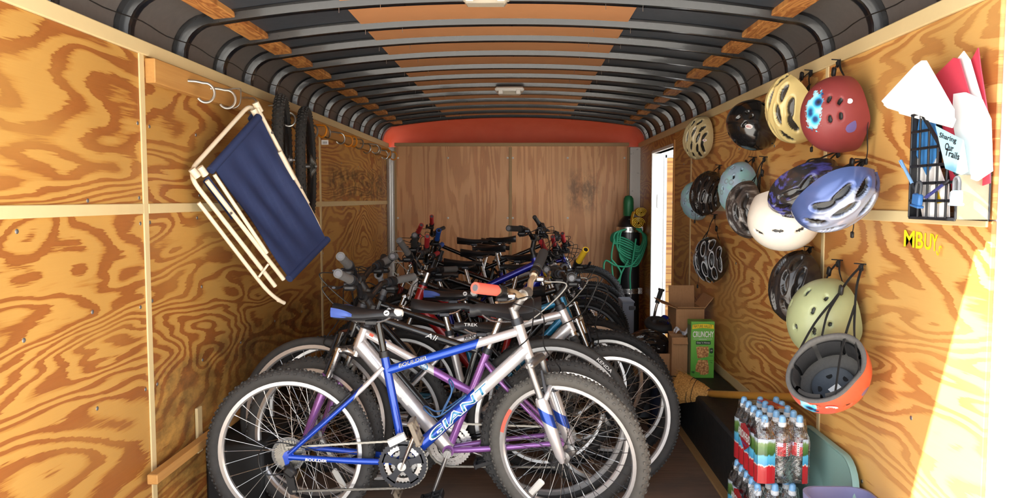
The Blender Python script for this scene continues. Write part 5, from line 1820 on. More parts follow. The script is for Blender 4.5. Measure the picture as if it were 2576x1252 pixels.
# 15 orange, seen from inside
HOR = shell_mat('orange red shell', S(206, 84, 62), None, 0.35, 'blue_art')
i_ = helmet('orange red helmet hanging upside down with black padding showing', 2092, 958, 1.03, (0.22, -0.50, -0.84), (-0.75, -0.55, 0.3), HOR, 'skate', [(0.95, 0.35, 0.12, 0.05), (0.95, -0.35, 0.12, 0.05), (-0.95, 0.3, 0.12, 0.05), (-0.95, -0.3, 0.12, 0.05), (0.0, 0.95, 0.10, 0.05), (0.0, -0.95, 0.10, 0.05), (0.5, 0.9, 0.10, 0.05), (-0.5, 0.9, 0.10, 0.05), (1.62, -0.68, 0.05, 0.10), (0.5, -1.28, 0.12, 0.05)],
            FOAM, 1.05, anchor_px=(2170, 665), art=bm_(1.45, -0.45, 0.6, 0.42), art2=bm_(-0.9, -1.1, 0.6, 0.4), tail=False)
sticker(i_, 0.0, 0.0, 0.02, 0.02)
# pads inside the orange helmet
tr_ = i_['tr']
for kk in range(7):
    a0, a1 = 2 * PI * (kk + 0.08) / 7, 2 * PI * (kk + 0.92) / 7
    rows = []
    for aa in np.linspace(a0, a1, 7):
        rows.append([tr_((0.113 * math.cos(aa) * f_, 0.092 * math.sin(aa) * f_, zz)) for (f_, zz) in ((1.0, -0.03), (0.93, -0.036), (0.86, -0.02), (0.84, 0.005), (0.86, 0.03), (0.96, 0.035))])
    MB().grid(rows, wrap_v=True).build('pad', PADM, i_['root'], angle=60)
cp = MB().lathe([(0.0001, 0.095), (0.03, 0.093), (0.06, 0.078), (0.066, 0.07), (0.068, 0.086)], n=28).xf(lambda p: tr_((p.x, p.y, p.z)))
cp.build('crown_pad', plain('slate crown pad', S(70, 76, 84), 0.6, 0.0, 0.2, 60, bump=0.2), i_['root'])
for aa in (0.6, 1.9, 3.1, 4.4, 5.5):
    MB().lathe([(0.0001, 0.0), (0.010, 0.0), (0.010, 0.002)], o=(0.047 * math.cos(aa), 0.047 * math.sin(aa), 0.083), n=12).xf(lambda p: tr_((p.x, p.y, p.z))).build('pad_hole', M['black_print'], i_['root'])
lb = [tr_(p) for p in ((-0.018, -0.010, 0.090), (0.018, -0.010, 0.090), (0.018, 0.010, 0.090), (-0.018, 0.010, 0.090))]
MB().plate(lb, -i_['Z'] * 0.002).build('care_label', M['white_print'], i_['root'], False)
i2_P, i2_N = i_['pt'](0.9, -0.05)
sticker(i_, 1.5, -1.03, 0.042, 0.024, 'BELL', (0.1, 0, 1))
# 16 black helmet in the carton
helmet('black vented helmet lying in the low cardboard carton', 0, 0, 0, (-0.1, 0.85, 0.45), (-0.9, -0.2, 0.2), shell_mat('piano black vented shell', S(20, 22, 26), None, 0.15, coat=0.9), 'road', ROAD_V, FOAM_D, 0.98, loc=at(1622, 862, 4.62), straps=False, tail=False, group=None)
# ================================================================== OTHER THINGS
V = Vector
# ---- folded beach chair on a hook
TUBEW = plain('cream chair tube', S(236, 222, 196), 0.4, 0.0, 0.05, 30)
k = NT('navy chair cloth')
co = k.coords()
wv = k.noise(co, 420.0, 2.0, 0.5)
fo = k.noise(co, 7.0, 4.0, 0.55)
k.set(Base_Color=k.mix(fo, S(28, 40, 78), S(44, 60, 104)), Roughness=0.75)
k.bump(k.math('ADD', k.math('MULTIPLY', wv, 0.3), fo), 0.25, 0.008)
NAVY = k.m
cT, cL, cB, cR = at(634, 256, 3.36), at(468, 440, 2.98), at(688, 724, 3.26), at(818, 592, 3.66)
ch = thing('folding_chair', 'folded navy blue beach chair with cream tubes hanging from a hook', 'chair', cT)
e1, e2 = (cL - cT), (cR - cT)
nrm = e1.cross(e2).normalized()
if nrm.y > 0:
    nrm = -nrm


def cp_(u, v, n=0.0):
    """chair plane: u along the top edge (top corner to left corner), v down the long side"""
    A = cT * ((1 - u) * (1 - v)) + cL * (u * (1 - v)) + cR * ((1 - u) * v) + cB * (u * v)
    return A - cT + nrm * n


def rounded(pts, rad=0.07, n=6):
    out = []
    pts = [V(p) for p in pts]
    for i, p in enumerate(pts):
        if i in (0, len(pts) - 1):
            out.append(p)
            continue
        a = p + (pts[i - 1] - p).normalized() * rad
        b = p + (pts[i + 1] - p).normalized() * rad
        for j in range(n + 1):
            t = j / n
            out.append(a * (1 - t) ** 2 + p * (2 * t * (1 - t)) + b * t * t)
    return out


def frame(name, pts, r=0.0095):
    MB().tube(rounded(pts), r, 12).build(name, TUBEW, ch)


frame('back_frame', [cp_(0.97, 1.0, 0.0), cp_(0.985, 0.0, 0.0), cp_(0.0, 0.0, 0.0), cp_(0.02, 0.98, 0.0), cp_(0.12, 1.0, 0.0)])
frame('seat_frame', [cp_(0.90, 0.98, 0.035), cp_(0.93, 0.10, 0.035)])
frame('seat_frame', [cp_(0.05, 0.03, 0.035), cp_(0.075, 0.72, 0.035)])
frame('leg', [cp_(1.03, 0.20, -0.025), cp_(1.05, 0.86, -0.02), cp_(1.06, 1.06, -0.01), cp_(1.03, 1.10, -0.01)], 0.0085)
frame('leg', [cp_(-0.03, 0.28, -0.02), cp_(-0.035, 0.80, -0.02)], 0.0085)
frame('arm_bar', [cp_(0.86, 0.1, 0.05), cp_(0.90, 0.74, 0.05)], 0.008)
frame('arm_bar', [cp_(0.10, 0.32, 0.05), cp_(0.11, 0.52, 0.05)], 0.011)
frame('cross_bar', [cp_(1.06, 0.86, 0.0), cp_(0.93, 0.82, 0.03)], 0.005)
for (u, v) in ((0.97, 0.0), (0.9, 0.03), (0.03, 0.02), (0.09, 0.04)):
    MB().tube([cp_(u, v - 0.02, 0.03), cp_(u, v + 0.045, 0.03)], 0.015, 12).build('joint_cap', TUBEW, ch)
for (u, v) in ((0.95, 0.36), (0.06, 0.2), (0.07, 0.6)):
    MB().lathe([(0.0001, 0.006), (0.005, 0.005), (0.006, 0)], o=cp_(u, v, 0.045), axis=nrm, n=10).build('rivet', M['dull_steel'], ch)
rows = []
for i in range(25):
    v = 0.06 + 0.94 * i / 24
    row = []
    for j in range(17):
        u = 0.12 + (0.72 - 0.0 * v) * j / 16 + (0.05 - 0.10 * (1 - v)) * 0.4
        sag = 0.018 * math.sin(PI * j / 16) * math.sin(PI * i / 24) + 0.010 * math.sin(j * 1.3 + i * 0.25) * math.sin(PI * i / 24)
        row.append(cp_(u, v, 0.052 - sag))
    rows.append(row)
mb = MB().grid(rows)
mb.grid([[p - nrm * 0.004 for p in r] for r in rows])
mb.build('fabric_sling', NAVY, ch, angle=70)
for (v0, v1) in ((0.05, 0.085), (0.975, 1.02)):
    MB().tube([cp_(0.11, (v0 + v1) / 2, 0.046), cp_(0.86, (v0 + v1) / 2, 0.046)], 0.017, 14).build('fabric_hem', NAVY, ch)
for (u0_, u1_, v0_, v1_) in ((0.06, 0.12, 0.04, 0.30), (0.02, 0.12, 0.50, 0.14), (0.86, 0.08, 0.1, 0.32)):
    MB().grid([[cp_(u0_ + u1_ * a, v0_ + v1_ * b, 0.018 - 0.008 * math.sin(PI * a)) for a in np.linspace(0, 1, 5)] for b in np.linspace(0, 1, 8)]).build('inner_fabric', NAVY, ch)

# ---- two spare wheels hung on the left wall hooks
def hung_wheel(label, px, py, Y, turn, rear):
    c = at(px, py, Y)
    t = thing('spare_wheel', label, 'wheel', c, 'spare wheels on the plywood wall')
    d = V((c.x - EYE.x, c.y - EYE.y, 0)).normalized()
    base = math.atan2(d.y, d.x) + turn         # plane contains this horizontal direction
    rot = Matrix.Rotation(base, 3, 'Z').to_quaternion()
    wheel(t, (0, 0, 0), rot, 0.335, 0.027, True, M['tyre'], RIM_BLK, rear, False, -1, name='rim', spoke_mat=SP_BLK)
    return t


hung_wheel('spare wheel with cassette hung on the hook board, nearer the bulkhead', 771, 418, 4.32, -0.10, True)
hung_wheel('spare wheel without cassette hanging partly behind the folded chair', 712, 402, 3.93, -0.08, False)

# ---- gas cylinder, bands, hose, yellow roll
GX, GY = at(1579, 700, 7.36).x, 7.36
cyl = thing('gas_cylinder', 'tall black gas cylinder with green cap strapped in the corner', 'gas cylinder', (GX, GY, 0))
BLKCYL = plain('black cylinder paint', S(30, 31, 34), 0.35, 0.1, 0.25, 20, coat=0.3)
MB().lathe([(0.001, 0.0), (0.105, 0.0), (0.112, 0.012), (0.112, 1.02), (0.105, 1.08), (0.085, 1.13), (0.055, 1.165), (0.045, 1.18)], n=36).build('body', BLKCYL, cyl)
MB().lathe([(0.045, 1.165), (0.05, 1.18), (0.05, 1.31), (0.046, 1.345), (0.03, 1.368), (0.001, 1.375)], n=28).build('cap', plain('green cylinder cap', S(38, 118, 76), 0.4, 0.1, 0.08, 20), cyl)
for z in (0.45, 1.045):
    MB().lathe([(0.1145, -0.025), (0.1165, -0.025), (0.1165, 0.025), (0.1145, 0.025)], o=(0, 0, z), n=36, closed=True).build('band', M['silver'], cyl)
    MB().box((0.105, -0.06, z), (0.06, 0.012, 0.06), None, 0.003).build('band_bracket', M['silver'], cyl)
    MB().box((0.01, -0.118, z), (0.03, 0.014, 0.03), None, 0.003).build('band_bolt', M['dull_steel'], cyl)
MB().lathe([(0.001, 0.001), (0.012, 0.001), (0.012, 0)], o=(0.0, -0.075, 1.135), axis=(0, -1, 0.35), n=14).build('round_sticker', M['white_print'], cyl)
HOSE = plain('green air hose', S(36, 142, 104), 0.5, 0.0, 0.06, 20)
hz = thing('air_hose', 'coiled green hose hanging in loops over the gas cylinder', 'hose', at(1590, 640, 7.2))
h0 = at(1590, 640, 7.2)
H = lambda px, py, dy=0.0: at(px, py, 7.2 + dy) - h0
for i in range(11):
    x0 = 1538 + i * 2.0
    yb = 600 + i * 6.5
    dy = -0.012 * (i % 4)
    P = [H(1612 - i * 1.2, 574, dy), H(1618 + i * 0.9, 600, dy), H(1608, 620 + i * 4.0, dy), H(1582 + i * 0.4, yb + 4, dy), H(1556 + i * 0.6, yb - 4 - i, dy), H(x0, 606 + i * 1.5, dy), H(x0 + 4, 588 - i * 0.5, dy + 0.03), H(1575, 576, dy + 0.05)]
    MB().tube(smoothpath(P, 6), 0.0085, 8).build('hose_loop', HOSE, hz)
MB().tube(smoothpath([H(1600, 600, -0.05), H(1592, 650, -0.06), H(1585, 690, -0.06), H(1586, 728, -0.06)], 6), 0.0085, 8).build('hose_loop', HOSE, hz)
MB().tube(smoothpath([H(1610, 640, -0.07), H(1586, 668, -0.07), H(1550, 668, -0.07), H(1524, 655, -0.07), H(1519, 678, -0.07), H(1530, 702, -0.07), H(1550, 708, -0.07), H(1562, 690, -0.07), H(1555, 672, -0.07), H(1538, 652, -0.07)], 6), 0.0085, 8).build('hose_loop', HOSE, hz)
MB().tube(smoothpath([H(1545, 600, -0.04), H(1538, 650, -0.05), H(1546, 720, -0.05), H(1556, 726, -0.05), H(1562, 690, -0.06), H(1580, 655, -0.06)], 6), 0.0085, 8).build('hose_loop', HOSE, hz)
MB().tube([H(1586, 728, -0.06), H(1587, 748, -0.06)], 0.006, 8).build('hose_nozzle', M['dull_steel'], hz)
YEL = plain('yellow strap webbing', S(222, 182, 44), 0.65, 0.0, 0.08, 60, bump=0.2)
yc = at(1607, 548, 7.16)
yr = thing('yellow_strap_roll', 'yellow flat webbing rolled twice and hung beside the gas cylinder', 'strap', yc)
for (cx, cz, r0) in ((0.012, 0.055, 0.052), (-0.014, -0.045, 0.062)):
    pts = []
    for i in range(70):
        a = i * 0.33
        rr = r0 * (1 - i / 82.0)
        pts.append((cx + rr * math.cos(a), 0, cz + rr * 0.85 * math.sin(a)))
    MB().ribbon(pts, 0.13, 0.004, (0, 1, 0)).build('roll', YEL, yr, angle=80)
MB().ribbon(smoothpath([(-0.05, 0, 0.06), (-0.062, 0, 0.02), (-0.07, 0, -0.03)], 5), 0.13, 0.004, (0, 1, 0)).build('strap_fold', YEL, yr)

# ---- yellow case and grey bin beyond the wheels
o = thing('yellow_case', 'bright yellow plastic case standing against the pale grey bin', 'case', (0.712, 5.9, 0.0))
YP = plain('yellow plastic', S(238, 200, 24), 0.45, 0.0, 0.06, 25)
MB().box((0, 0, 0.235), (0.085, 0.12, 0.47), None, 0.012).build('body', YP, o)
MB().box((0, 0, 0.48), (0.075, 0.10, 0.024), None, 0.006).build('lid', plain('lime lid', S(214, 220, 30), 0.4), o)
g0 = at(1570, 880, 5.9)
o = thing('grey_bin', 'tall narrow pale grey plastic bin beside the yellow case', 'bin', (0.83, 5.92, 0))
GB = plain('pale grey bin plastic', S(156, 168, 186), 0.45, 0.0, 0.06, 20)
mb = MB()
for (x, y, sx_, sy_) in ((-0.042, 0, 0.006, 0.24), (0.042, 0, 0.006, 0.24), (0, -0.117, 0.09, 0.006), (0, 0.117, 0.09, 0.006)):
    mb.box((x, y, 0.27), (sx_, sy_, 0.54), None, 0.002)
mb.box((0, 0, 0.01), (0.084, 0.23, 0.012))
mb.build('body', GB, o)
MB().box((0.0, 0.0, 0.545), (0.10, 0.25, 0.018), None, 0.006).build('lid', GB, o)
MB().box((0.03, -0.125, 0.5), (0.05, 0.012, 0.03), None, 0.004).build('latch', M['grey_plastic'], o)

# ---- cartons on the wheel well
k = NT('corrugated cardboard')
co = k.coords()
f1 = k.noise(co, 60.0, 3.0)
sx, sy, sz = k.sep(co)
f2 = k.noise(k.comb(k.math('MULTIPLY', sx, 200.0), k.math('MULTIPLY', sy, 200.0), k.math('MULTIPLY', sz, 8.0)), 1.0, 2.0)
k.set(Base_Color=k.mix(k.math('ADD', k.math('MULTIPLY', f1, 0.5), k.math('MULTIPLY', f2, 0.5)), S(158, 116, 78), S(190, 148, 106)), Roughness=0.85)
CARD = k.m
ZT = 0.29


def carton(label, c, sx_, sy_, h, flaps, group=None):
    t = thing('carton', label, 'carton', c, group)
    mb = MB()
    w_ = 0.004
    mb.box((0, 0, w_ / 2), (sx_, sy_, w_))
    for (x, y, a, b) in ((-sx_ / 2, 0, w_, sy_), (sx_ / 2, 0, w_, sy_), (0, -sy_ / 2, sx_, w_), (0, sy_ / 2, sx_, w_)):
        mb.box((x, y, h / 2), (a, b, h))
    mb.build('body', CARD, t, False)
    for (sd_, ln, ang) in flaps:
        if sd_ in '+x-x':
            s = 1 if sd_ == '+x' else -1
            a = V((s * sx_ / 2, -sy_ / 2 * 0.97, h))
            b = V((s * sx_ / 2, sy_ / 2 * 0.97, h))
            d = V((s * math.cos(ang), 0, math.sin(ang))) * ln
        else:
            s = 1 if sd_ == '+y' else -1
            a = V((-sx_ / 2 * 0.97, s * sy_ / 2, h))
            b = V((sx_ / 2 * 0.97, s * sy_ / 2, h))
            d = V((0, s * math.cos(ang), math.sin(ang))) * ln
        n_ = (b - a).cross(d).normalized() * 0.004
        MB().plate([a, b, b + d, a + d], n_).build('flap', CARD, t, False)
    return t


bc = at(1757, 950, 4.72)
carton('tall open cardboard carton behind the green granola carton', (1.045, 4.76, ZT), 0.17, 0.26, 0.375, (('+y', 0.115, 1.45), ('+x', 0.09, 0.9), ('-x', 0.10, 0.35), ('-y', 0.03, 0.5)))
lc = at(1640, 960, 4.55)
carton('low cardboard carton holding a black helmet', (lc.x, 4.62, 0.27), 0.235, 0.22, 0.14, (('+x', 0.10, 1.0), ('-x', 0.06, 0.3)))
carton('small closed cardboard carton beside the granola carton', (0.945, 4.50, ZT), 0.09, 0.10, 0.23, (('-y', 0.045, -0.9), ('+y', 0.045, 0.2)))
o = thing('grey_stand', 'grey plastic crate under the low cardboard carton', 'crate', (lc.x, 4.62, 0.0))
mb = MB().box((0, 0, 0.25), (0.26, 0.24, 0.03), None, 0.008)
for a in (-1, 1):
    for b in (-1, 1):
        mb.box((a * 0.115, b * 0.105, 0.12), (0.03, 0.03, 0.24), None, 0.006)
for a in (-1, 1):
    mb.box((a * 0.12, 0, 0.13), (0.008, 0.2, 0.22))
    mb.box((0, a * 0.11, 0.13), (0.22, 0.008, 0.22))
mb.build('body', plain('slate grey plastic', S(84, 90, 98), 0.5), o)
o = MB()
pts = []
rg = random.Random(3)
for i in range(9):
    row = []
    for j in range(9):
        row.append((-0.06 + 0.015 * i, -0.09 + 0.02 * j, 0.02 * math.sin(i * 0.9) + 0.03 * rg.random()))
    pts.append(row)
ob = o.grid(pts).build('plastic_bag', plain('thin white plastic bag', S(214, 218, 228), 0.35, 0.0, 0.05, 30), None)
ob.location = tuple(at(1714, 838, 4.53))
ob.scale = (0.7, 0.45, 0.8)
tag(ob, 'crumpled white plastic bag poking out of a carton', 'bag')

# ---- children's scooter / small bike bits behind the cartons
o = thing('push_scooter', 'small scooter with chrome handlebar, black grip and fat black tyre', 'scooter', V((at(1650, 900, 5.06).x, 5.06, 0.0)))
so = V((at(1650, 900, 5.06).x, 5.06, 0.0))
Q = lambda px, py, Y=5.06: at(px, py, Y) - so
CHR = plain('chrome', S(214, 206, 200), 0.15, 1.0, 0.05, 30)
MB().tube(smoothpath([Q(1641, 830), Q(1645, 800), Q(1650, 775), Q(1656, 755)], 6), 0.009, 12).build('handlebar', CHR, o)
MB().tube([Q(1653, 762), Q(1663, 730)], 0.0155, 14).build('grip', G_BLK, o)
MB().tube([Q(1663, 731), Q(1664.5, 726)], 0.021, 14).build('grip_flange', G_BLK, o)
tc = Q(1660, 816, 4.82)
MB().lathe([(0.075 + 0.026 * math.cos(a), 0.026 * math.sin(a)) for a in np.linspace(0, 2 * PI, 14, endpoint=False)], o=tc, axis=(0.12, -0.25, 1.0), n=40, closed=True).build('tyre', M['black_rubber'], o)
MB().lathe([(0.012, -0.02), (0.05, -0.014), (0.05, 0.014), (0.012, 0.02)], o=tc, axis=(0.12, -0.25, 1.0), n=24, closed=True).build('wheel_core', M['dark_steel'], o)
MB().tube(smoothpath([Q(1640, 838), Q(1650, 834, 4.98), Q(1668, 798, 4.9), Q(1682, 806, 4.86), Q(1680, 818, 4.82)], 6), 0.014, 10).build('frame', P_DBLUE, o)
MB().tube([Q(1682, 804, 4.82), Q(1686, 810, 4.80)], 0.011, 12).build('axle_nut', M['silver'], o)
MB().box((0.0, 0.0, 0.05), (0.10, 0.30, 0.03), None, 0.01).build('deck', M['black_plastic'], o)
MB().tube([Q(1641, 832), V((0.0, 0.0, 0.03))], 0.011, 10).build('steering_column', CHR, o)

# ---- green granola carton
gb = at(1765, 957, 4.40)
GWx, GWy, GH = 0.137, 0.10, 0.335
gc = thing('granola_carton', 'green granola bar carton with white lettering on the wheel well', 'carton', (gb.x, 4.44, ZT))
k = NT('green carton print')
co = k.coords()
sx, sy, sz = k.sep(co)
f = k.noise(co, 9.0, 3.0, 0.5)
k.set(Base_Color=k.mix(k.math('MULTIPLY_ADD', f, 0.6, k.math('MULTIPLY', sz, 0.5)), S(58, 168, 58), S(148, 206, 92)), Roughness=0.35)
MB().box((0, 0, GH / 2), (GWx, GWy, GH), None, 0.002).build('body', k.m, gc, False)
fy = -GWy / 2
PR = lambda u, v: V((-GWx / 2 + GWx * u, fy - 0.0004, GH * (1 - v)))


def print_poly(uvs, mat, name, parent, lift=0.0006):
    MB().plate([PR(u, v) + V((0, -lift, 0)) for u, v in uvs], (0, -0.0003, 0)).build(name, mat, parent, False)


YB_ = plain('carton yellow', S(246, 216, 38), 0.4, 0.0, 0.02)
DG_ = plain('carton dark green', S(24, 66, 40), 0.4, 0.0, 0.05)
MG_ = plain('carton mid green', S(40, 140, 48), 0.4, 0.0, 0.05)
bn = [(0.06, 0.055), (0.3, 0.045), (0.5, 0.042), (0.7, 0.045), (0.95, 0.055), (0.975, 0.13), (0.7, 0.118), (0.5, 0.115), (0.3, 0.118), (0.04, 0.135)]
print_poly([(0.5 + (u - 0.5) * 1.03, 0.09 + (v - 0.09) * 1.12) for u, v in bn], MG_, 'banner_edge', gc, 0.0003)
print_poly(bn, YB_, 'banner', gc)
RX, UZ = V((1, 0, 0)), V((0, 0, 1))
text_plane('NATURE VALLEY', PR(0.5, 0.082) + V((0, -0.0012, 0)), RX, UZ, 0.017, DG_, gc, width=0.108)
text_plane('CRUNCHY', PR(0.52, 0.225) + V((0, -0.0008, 0)), RX, UZ, 0.036, M['white_print'], gc, width=0.122, offset=0.02)
print_poly([(0.1, 0.305), (0.9, 0.305), (0.9, 0.31), (0.1, 0.31)], M['white_print'], 'rule', gc)
text_plane('GRANOLA BARS', PR(0.5, 0.312) + V((0, -0.001, 0)), RX, UZ, 0.006, M['white_print'], gc, width=0.045)
print_poly([(0.21, 0.345), (0.84, 0.345), (0.84, 0.405), (0.21, 0.405)], DG_, 'flavour_bar', gc)
text_plane("Oats 'n Honey", PR(0.525, 0.375) + V((0, -0.0012, 0)), RX, UZ, 0.011, M['white_print'], gc, width=0.077, offset=0.01)
k = NT('printed oat biscuit')
co = k.coords()
vr = k.n('ShaderNodeTexVoronoi', i_Scale=90.0)
k.l(co, vr.inputs['Vector'])
k.set(Base_Color=k.ramp(vr.outputs['Distance'], [(0.0, S(236, 198, 140)), (0.4, S(204, 152, 92)), (0.8, S(150, 98, 52))]), Roughness=0.6)
OAT = k.m
print_poly([(0.22, 0.45), (0.40, 0.435), (0.55, 0.445), (0.74, 0.435), (0.77, 0.54), (0.74, 0.62), (0.5, 0.64), (0.29, 0.65), (0.25, 0.55)], OAT, 'biscuit_print', gc)
print_poly([(0.22, 0.78), (0.32, 0.68), (0.45, 0.665), (0.5, 0.80), (0.5, 0.88), (0.35, 0.90), (0.21, 0.88)], OAT, 'biscuit_print', gc)
print_poly([(0.37, 0.69), (0.55, 0.675), (0.72, 0.68), (0.78, 0.80), (0.77, 0.92), (0.58, 0.945), (0.40, 0.935), (0.38, 0.82)], OAT, 'biscuit_print', gc, 0.0010)
print_poly([(0.80, 0.475), (0.875, 0.465), (0.95, 0.475), (0.95, 0.55), (0.875, 0.565), (0.80, 0.55)], DG_, 'badge', gc)
text_plane('#1', PR(0.875, 0.51) + V((0, -0.0012, 0)), RX, UZ, 0.009, M['white_print'], gc)
text_plane('NO', PR(0.87, 0.605) + V((0, -0.001, 0)), RX, UZ, 0.009, DG_, gc)
text_plane('16g', PR(0.87, 0.72) + V((0, -0.001, 0)), RX, UZ, 0.011, DG_, gc)
print_poly([(0.79, 0.685), (0.95, 0.685), (0.95, 0.69), (0.79, 0.69)], DG_, 'rule', gc)
text_plane('98', PR(0.10, 0.895) + V((0, -0.001, 0)), RX, UZ, 0.014, DG_, gc, offset=0.02)
sd_ = MB()
sd_.plate([V((-GWx / 2 - 0.0006, fy + 0.006 + a * 0.088, 0.02 + b * 0.29)) for a, b in ((0, 0), (1, 0), (1, 1), (0, 1))], (-0.0003, 0, 0))
sd_.build('side_print', plain('carton side print', S(120, 130, 100), 0.5, 0.0, 0.3, 70), gc, False)

# ---- broom lying on the wheel well
b0 = at(1785, 990, 4.0)
b1_ = at(2022, 1001, 3.10)
br = thing('broom', 'worn straw broom with wooden handle lying along the wheel well', 'broom', b0)
hd = (b1_ - b0).normalized()
WOODH = plain('varnished broom handle', S(196, 140, 58), 0.35, 0.0, 0.15, 14, coat=0.3)
MB().tube([V((0, 0, 0)), (b1_ - b0) * 0.985, (b1_ - b0)], [0.0185, 0.0185, 0.013], 16).build('handle', WOODH, br)
MB().lathe([(0.027, -0.02), (0.027, 0.012), (0.02, 0.016)], axis=hd, n=18, caps=True).build('ferrule', plain('brown cord binding', S(70, 46, 30), 0.7, 0.0, 0.2, 80), br)
k = NT('broom straw')
co = k.coords()
f = k.noise(co, 120.0, 4.0, 0.7)
k.set(Base_Color=k.ramp(f, [(0.25, S(110, 76, 36)), (0.55, S(198, 150, 80)), (0.8, S(232, 192, 122))]), Roughness=0.8)
STRAW = k.m
fan_dir = (at(1712, 976, 4.10) - b0).normalized()
fx = fan_dir
fs_ = V((0.1, 0.7, 0.72))
fs_ = (fs_ - fx * fs_.dot(fx)).normalized()
fn_ = fx.cross(fs_)
rows = []
for i in range(10):
    t_ = i / 9
    W_ = 0.026 + 0.075 * t_ ** 0.8
    T_ = 0.026 + 0.012 * math.sin(t_ * PI) + 0.008 * t_
    rows.append([fx * (0.20 * t_) + fs_ * (W_ * math.cos(a)) + fn_ * (T_ * math.sin(a)) for a in np.linspace(0, 2 * PI, 22, endpoint=False)])
mb = MB().grid(rows, wrap_v=True)
mb.f.append(tuple(9 * 22 + j for j in range(22)))
mb.m.append(0)
mb.build('straw_head', STRAW, br, angle=60)
mb = MB()
rg = random.Random(5)
for i in range(520):
    a = rg.uniform(0, 2 * PI)
    q = math.sqrt(rg.random())
    t0_, t1_ = rg.uniform(0.0, 0.6), rg.uniform(0.95, 1.14)
    f0 = lambda t_: fx * (0.20 * t_) + fs_ * ((0.027 + 0.078 * t_ ** 0.8) * math.cos(a) * q) + fn_ * ((0.027 + 0.012 * math.sin(min(1, t_) * PI) + 0.010 * t_) * math.sin(a) * q)
    jit = V((rg.uniform(-1, 1), rg.uniform(-1, 1), rg.uniform(-1, 1))) * 0.006
    if i > 505:
        jit = V((rg.uniform(-1, 1), rg.uniform(-1, 1), rg.uniform(-1, 1))) * 0.03
        q = 1.02
    mb.tube([f0(t0_), (f0(t0_) + f0(t1_)) / 2, f0(t1_) + jit], [0.0012, 0.0012, 0.0007], 3, caps=False)
o = mb.build('bristles', STRAW, br, fix=False)
o['kind'] = 'stuff'
for tt_ in (0.42, 0.55):
    W_ = 0.027 + 0.076 * tt_ ** 0.8
    MB().tube([fx * (0.20 * tt_) + fs_ * (W_ * 1.02 * math.cos(a)) + fn_ * (0.04 * math.sin(a)) for a in np.linspace(0, 2 * PI, 28, endpoint=False)], 0.002, 6, closed=True).build('stitching', plain('black twine', S(40, 36, 32), 0.8), br)

# ---- dark bag on the floor behind the wheels
o = thing('dark_bag', 'dark navy bag slumped on the floor beside the right wheel well', 'bag', (0.84, 4.37, 0.0))
rows = []
for i in range(9):
    t_ = i / 8
    zz = 0.30 * t_
    rr = 0.105 * (1 - 0.35 * t_ ** 2)
    rows.append([(rr * 0.85 * math.cos(a) * (1 + 0.08 * math.sin(3 * a + i)), rr * 1.0 * math.sin(a) * (1 + 0.06 * math.cos(4 * a + i)), zz) for a in np.linspace(0, 2 * PI, 22, endpoint=False)])
mb = MB().grid(rows, wrap_v=True)
mb.f.append(tuple(8 * 22 + j for j in range(22)))
mb.m.append(0)
mb.build('body', plain('navy nylon', S(30, 36, 58), 0.5, 0.0, 0.2, 30, bump=0.3), o, angle=70)
MB().ribbon(smoothpath([(-0.05, -0.085, 0.22), (-0.03, -0.10, 0.30), (0.03, -0.10, 0.28), (0.05, -0.085, 0.2)], 6), 0.025, 0.003, (0, 1, 0.3)).build('carry_strap', STRAP, o)

# ---- bottled water packs
def thin_clear(name, tint, base, gloss, bump):
    k = NT(name)
    co = k.coords()
    tr = k.n('ShaderNodeBsdfTransparent')
    tr.inputs['Color'].default_value = tint
    gl = k.n('ShaderNodeBsdfGlossy', i_Roughness=0.08)
    lw = k.n('ShaderNodeLayerWeight', i_Blend=0.35)
    if bump:
        bp = k.n('ShaderNodeBump', i_Strength=bump, i_Distance=0.012)
        k.l(k.noise(co, 26.0, 3.0, 0.6, 1.0), bp.inputs['Height'])
        k.l(bp.outputs[0], gl.inputs['Normal'])
        k.l(bp.outputs[0], lw.inputs['Normal'])
    f = k.math('MULTIPLY_ADD', lw.outputs['Fresnel'], gloss, base)
    ms = k.n('ShaderNodeMixShader')
    k.l(f, ms.inputs[0])
    k.l(tr.outputs[0], ms.inputs[1])
    k.l(gl.outputs[0], ms.inputs[2])
    k.l(ms.outputs[0], k.t.nodes['Material Output'].inputs['Surface'])
    return k.m


CLEAR = thin_clear('clear bottle plastic', (0.95, 0.97, 0.98, 1), 0.08, 0.8, 0.5)
FILM = thin_clear('clear shrink film', (0.97, 0.975, 0.98, 1), 0.06, 0.7, 1.0)
CAPB = plain('blue sport cap', S(128, 182, 230), 0.3, 0.0, 0.05, 30)
CAPW = plain('white cap base', S(226, 232, 238), 0.35, 0.0, 0.03, 30)
LABR = NT('red and white bottle label')
co = LABR.coords()
sx, sy, sz = LABR.sep(co)
an = LABR.math('ARCTAN2', sy, sx)
fr = LABR.math('FRACT', LABR.math('MULTIPLY', an, 0.8))
c_ = LABR.mix(LABR.math('GREATER_THAN', fr, 0.78), S(196, 40, 50), S(240, 236, 236))
bars = LABR.math('GREATER_THAN', LABR.math('FRACT', LABR.math('MULTIPLY', sz, 130.0)), 0.5)
c_ = LABR.mix(LABR.math('MULTIPLY', LABR.math('GREATER_THAN', fr, 0.84), LABR.math('MULTIPLY', bars, LABR.math('LESS_THAN', fr, 0.95))), c_, S(30, 30, 34))
c_ = LABR.mix(LABR.math('MULTIPLY', LABR.math('GREATER_THAN', sz, 0.142), LABR.math('LESS_THAN', fr, 0.5)), c_, S(206, 196, 224))
LABR.set(Base_Color=c_, Roughness=0.4)
LABR = LABR.m
k = NT('film print of forest lake and red band')
co = k.coords()
sx, sy, sz = k.sep(co)
n1 = k.noise(k.comb(k.math('MULTIPLY', sx, 60.0), k.math('MULTIPLY', sy, 60.0), k.math('MULTIPLY', sz, 14.0)), 1.0, 3.0, 0.7)
